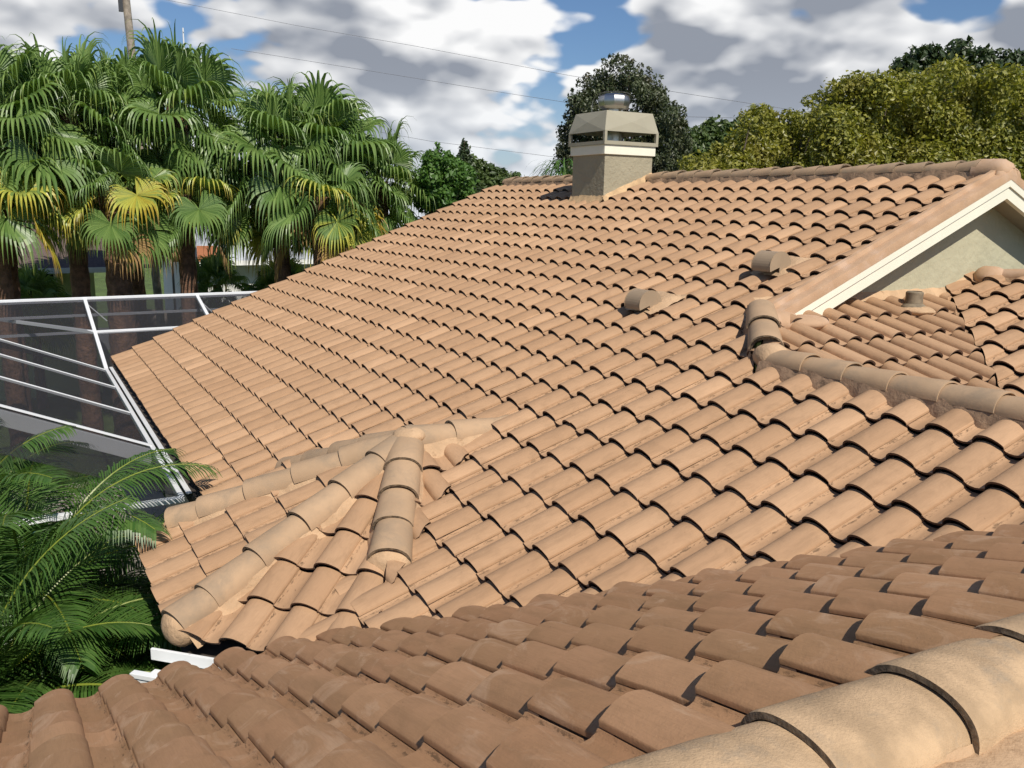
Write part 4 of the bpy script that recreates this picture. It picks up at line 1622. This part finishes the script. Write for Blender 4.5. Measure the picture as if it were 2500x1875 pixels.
# left of the chimney
cl = clumps_px(region(918, 1010, lambda x: 330 + abs(x - 952) * .7, 445, 70, 40), 22, rs=(.12, .30), seed=41, depth=.9)
cl += clumps_px([(945, 312), (949, 322), (938, 338), (966, 330), (972, 345), (925, 350)], 22, rs=(.07, .13), seed=42, depth=.4)
leafy_tree('fig_tree', at(960, 380, 22), cl, 11000, .06, M_leafG, 'fresh green tree at the right end of the palms', 'tree', None, seed=41, aspect=.6)
cl = clumps_px([(1003, 303 + k * 9) for k in range(15)], 26, rs=(.08, .11), seed=43, depth=.1)
cl = [(c[0], c[1], c[2], .08 + .035 * i) for i, c in enumerate(cl)]
leafy_tree('conifer', at(1003, 350, 26), cl, 7000, .06, M_leafO, 'small pointed conifer above the far roof corner', 'tree', None, seed=43)
cl = clumps_px(region(1005, 1130, lambda x: 345 + (x - 1000) * .35, 440, 50, 44), 27, rs=(.22, .4), seed=44, depth=1.)
leafy_tree('oak_tree', at(1060, 390, 27), cl, 9000, .09, M_leafM, 'low green tree between the conifer and the far ridge end', 'tree', None, seed=44)
cl = clumps_px(region(-100, 1250, lambda x: 425, 470, 160, 47), 75, rs=(1.0, 1.8), seed=47, depth=6)
P_, F_ = leaf_cloud([(c[0], c[1], c[2], c[3]) for c in cl], 16000, .4, 47)
far = mesh_obj('treeline', P_.tolist(), F_.tolist(), M_leafO)
tag(far, 'distant band of trees along the horizon', 'treeline', None, 'stuff')
# drooping bamboo clump left of the chimney
V, F, AG = [], [], []
random.seed(55)
c_ = at(1215, 390, 19)
for i in range(420):
    a = random.uniform(0, 6.28); rr = random.uniform(.0, .42)
    p0 = Vector((math.cos(a) * rr, math.sin(a) * rr, c_.z - GROUND + .35 * random.uniform(-1.4, 1.2)))
    d = Vector((math.cos(a) * .7, math.sin(a) * .7, .75))
    b = len(V); side = Vector((-math.sin(a), math.cos(a), 0))
    for j in range(5):
        w = (.007, .012, .011, .008, .001)[j]
        V.append(tuple(p0 - side * w)); V.append(tuple(p0 + side * w))
        d = (d + Vector((0, 0, -.55))).normalized(); p0 = p0 + d * .13
    for j in range(4):
        F.append((b + 2 * j, b + 2 * j + 1, b + 2 * j + 3, b + 2 * j + 2)); AG.append(.1)
bo = empty('weeping_bamboo', (c_.x, c_.y, GROUND))
tag(bo, 'light green weeping bamboo peeking out left of the chimney', 'plant')
mesh_obj('crown', V, F, M_areca, bo, None, None, None, {'age': AG})
m_ = MB(); m_.tube([(0, 0, 0), (0, 0, c_.z - GROUND)], [.12, .06], 8); m_.build('stem', M_bark, bo)

# ------------------------------------------------------------------ neighbours
def P2(x, y): return (x, y)


M_lime = simple_mat('lime_stucco', (.62, .68, .30), .9, var=.04)
M_broof = simple_mat('brown_shingle', (.12, .085, .075), .95, var=.25, vscale=20, bscale=30, bstr=.5)
M_white = simple_mat('white_siding', (.78, .78, .74), .7, var=.03)
M_glassd = simple_mat('dark_window', (.02, .022, .025), .15, var=.1)
M_groof = simple_mat('grey_roof', (.45, .47, .50), .8, var=.12, vscale=8)
M_wood = simple_mat('fence_wood', (.22, .18, .15), .9, var=.25, vscale=6)
M_orange = simple_mat('orange_awning', (.36, .13, .05), .7, var=.1)
M_pole = simple_mat('weathered_pole', (.30, .25, .20), .95, var=.3, vscale=8)
M_dark = simple_mat('dark_metal', (.03, .03, .035), .5, var=.1)
M_wire = simple_mat('wire', (.16, .16, .17), .6, var=.1)

lh = empty('lime_house', (-23.5, -7, GROUND))
tag(lh, 'lime green house with brown shingle roof and a dark window', 'house')
linv = Matrix.Translation((23.5, 7, -GROUND))


def Q(o, inv):
    o.matrix_parent_inverse = inv
    return o


wl = at(205, 620, 26.5)
xw, yw1 = wl.x, wl.y
ez = at(100, 577, 26.5).z
m_ = MB(); m_.box((xw - 4, yw1 - 8, (ez + GROUND) / 2), (8, 16, ez - GROUND)); Q(m_.build('wall', M_lime, lh), linv)
m_ = MB()
m_.poly([(xw + .5, yw1 - 16.5, ez), (xw + .5, yw1 + .5, ez), (xw - 4, yw1 + .5, ez + 1.5), (xw - 4, yw1 - 16.5, ez + 1.5)])
m_.poly([(xw - 8.5, yw1 - 16.5, ez), (xw - 4, yw1 - 16.5, ez + 1.5), (xw - 4, yw1 + .5, ez + 1.5), (xw - 8.5, yw1 + .5, ez)])
m_.poly([(xw + .5, yw1 + .5, ez - .02), (xw - 8.5, yw1 + .5, ez - .02), (xw - 4, yw1 + .5, ez + 1.48)])
Q(m_.build('roof', M_broof, lh), linv)
m_ = MB(); m_.bar((xw + .53, yw1 - 16.5, ez - .06), (xw + .53, yw1 + .5, ez - .06), .05, .14); Q(m_.build('eave_fascia', M_white, lh), linv)
wp = at(70, 610, 26.4)
m_ = MB()
for dy0 in (-.55, .55): m_.box((xw + .04, wp.y + dy0, wp.z - .1), (.1, .08, 1.05))
for dz0 in (-.62, .42): m_.box((xw + .05, wp.y, wp.z + dz0), (.12, 1.2, .08))
wfr = Q(m_.build('window', M_white, lh), linv)
m_ = MB(); m_.box((xw + .02, wp.y, wp.z - .1), (.06, 1.02, .95)); m_.build('pane', M_glassd, wfr)

wh = empty('white_house', (-28, 2, GROUND))
tag(wh, 'white house with grey roof seen between the palm trunks', 'house')
winv = Matrix.Translation((28, -2, -GROUND))
pc = at(430, 600, 31)
pr_ = at(760, 600, 31)
xw = pc.x
ez = at(500, 562, 31).z
m_ = MB(); m_.box((xw - 4, (pc.y + 9), (ez + GROUND) / 2), (8, 18 - 0.0, ez - GROUND)); Q(m_.build('wall', M_white, wh), winv)
m_ = MB()
m_.poly([(xw + .6, pc.y - .6, ez), (xw + .6, pc.y + 18.5, ez), (xw - 4, pc.y + 16, ez + 1.9), (xw - 4, pc.y + 2.6, ez + 1.9)])
m_.poly([(xw - 8.6, pc.y - .6, ez), (xw + .6, pc.y - .6, ez), (xw - 4, pc.y + 2.6, ez + 1.9)])
m_.poly([(xw - 8.6, pc.y + 18.5, ez), (xw - 8.6, pc.y - .6, ez), (xw - 4, pc.y + 2.6, ez + 1.9), (xw - 4, pc.y + 16, ez + 1.9)])
Q(m_.build('roof', M_groof, wh), winv)
m_ = MB(); m_.bar((xw + .62, pc.y - .6, ez - .07), (xw + .62, pc.y + 18.5, ez - .07), .05, .16); Q(m_.build('eave_fascia', M_white, wh), winv)
dp = at(640, 620, 30.9)
m_ = MB(); m_.box((xw + .02, dp.y + .2, ez - 1.5), (.08, 2.6, 2.2)); Q(m_.build('door', M_glassd, wh), winv)

fc = empty('wooden_fence', (-27, 0, GROUND))
tag(fc, 'weathered board fence between the lime and the white house', 'fence')
finv = Matrix.Translation((27, 0, -GROUND))
a_ = at(300, 600, 30); b2 = at(430, 600, 29.5)
m_ = MB()
nb = 34
for i in range(nb):
    p_ = a_.lerp(b2, (i + .5) / nb)
    m_.box((p_.x, p_.y, GROUND + .95 + .02 * noise1(i * 1.9)), (.05, (b2 - a_).length / nb * .94, 1.9))
Q(m_.build('boards', M_wood, fc), finv)
m_ = MB(); m_.bar((a_.x - .05, a_.y, GROUND + 1.5), (b2.x - .05, b2.y, GROUND + 1.5), .05, .09); Q(m_.build('rail', M_wood, fc), finv)
cp_ = at(415, 552, 28)
aw = empty('orange_awning', (cp_.x, cp_.y, GROUND)); tag(aw, 'small orange awning on posts between the palm trunks', 'awning')
m_ = MB()
m_.poly([(-.8, -.7, cp_.z - GROUND + .25), (.5, -.7, cp_.z - GROUND), (.5, .9, cp_.z - GROUND), (-.8, .9, cp_.z - GROUND + .25)])
m_.poly([(.5, -.7, cp_.z - GROUND), (.5, -.7, cp_.z - GROUND - .15), (.5, .9, cp_.z - GROUND - .15), (.5, .9, cp_.z - GROUND)])
m_.build('canopy', M_orange, aw)
m_ = MB()
for y_ in (-.65, .85): m_.bar((.45, y_, 0), (.45, y_, cp_.z - GROUND), .06, .06, up=(1, 0, 0))
m_.build('post', M_wood, aw)

# ---- utility pole, mast, wires
pt = at(268, -40, 26); pb_ = at(282, 90, 26)
po_ = empty('utility_pole', (pt.x, pt.y, GROUND)); tag(po_, 'weathered wooden utility pole rising behind the palms', 'utility pole')
ln_ = (pt - pb_)
ft = pb_ - ln_ * ((pb_.z - GROUND) / ln_.z)
m_ = MB(); m_.tube([ft - Vector((pt.x, pt.y, GROUND)), pt + ln_ * .3 - Vector((pt.x, pt.y, GROUND))], [.115, .095], 12); m_.build('pole', M_pole, po_, sm=40)
m_ = MB(); q_ = at(266, 5, 26) - Vector((pt.x, pt.y, GROUND)); m_.box((q_.x + .1, q_.y - .08, q_.z), (.10, .10, .5)); m_.build('bracket', M_dark, po_)
mp = at(395, 60, 27)
mo = empty('antenna_mast', (mp.x, mp.y, GROUND)); tag(mo, 'thin pale antenna mast sticking out of the palm tops', 'mast')
m_ = MB(); m_.tube([(0, 0, 0), (0, 0, mp.z - GROUND)], [.03, .02], 8); m_.build('mast', M_alu, mo)
m_ = MB(); m_.box((0, 0, (mp.z - GROUND) * .99), (.10, .02, .02)); m_.build('tip', M_alu, mo)


def wire(p, label):
    pts = []
    for i in range(len(p) - 1):
        a, b = at(*p[i]), at(*p[i + 1])
        for k in range(8): pts.append(a.lerp(b, k / 8))
    pts.append(at(*p[-1]))
    m_ = MB(); m_.tube(pts, .0065, 5)
    o = m_.build('overhead_wire', M_wire)
    tag(o, label, 'wire', 'overhead wires')


wire([(500, 105, 34), (830, 158, 33), (1106, 203, 32), (1320, 236, 31), (1480, 252, 30), (1720, 258, 30)], 'overhead wire running into the dark tree behind the chimney')
wire([(300, -12, 36), (640, 55, 35), (900, 100, 34), (1230, 163, 33), (1500, 205, 31), (1730, 240, 31)], 'highest overhead wire crossing the clouds')
wire([(820, 285, 34), (930, 305, 33), (1190, 338, 33), (1420, 372, 30)], 'lowest overhead wire ending at the chimney')
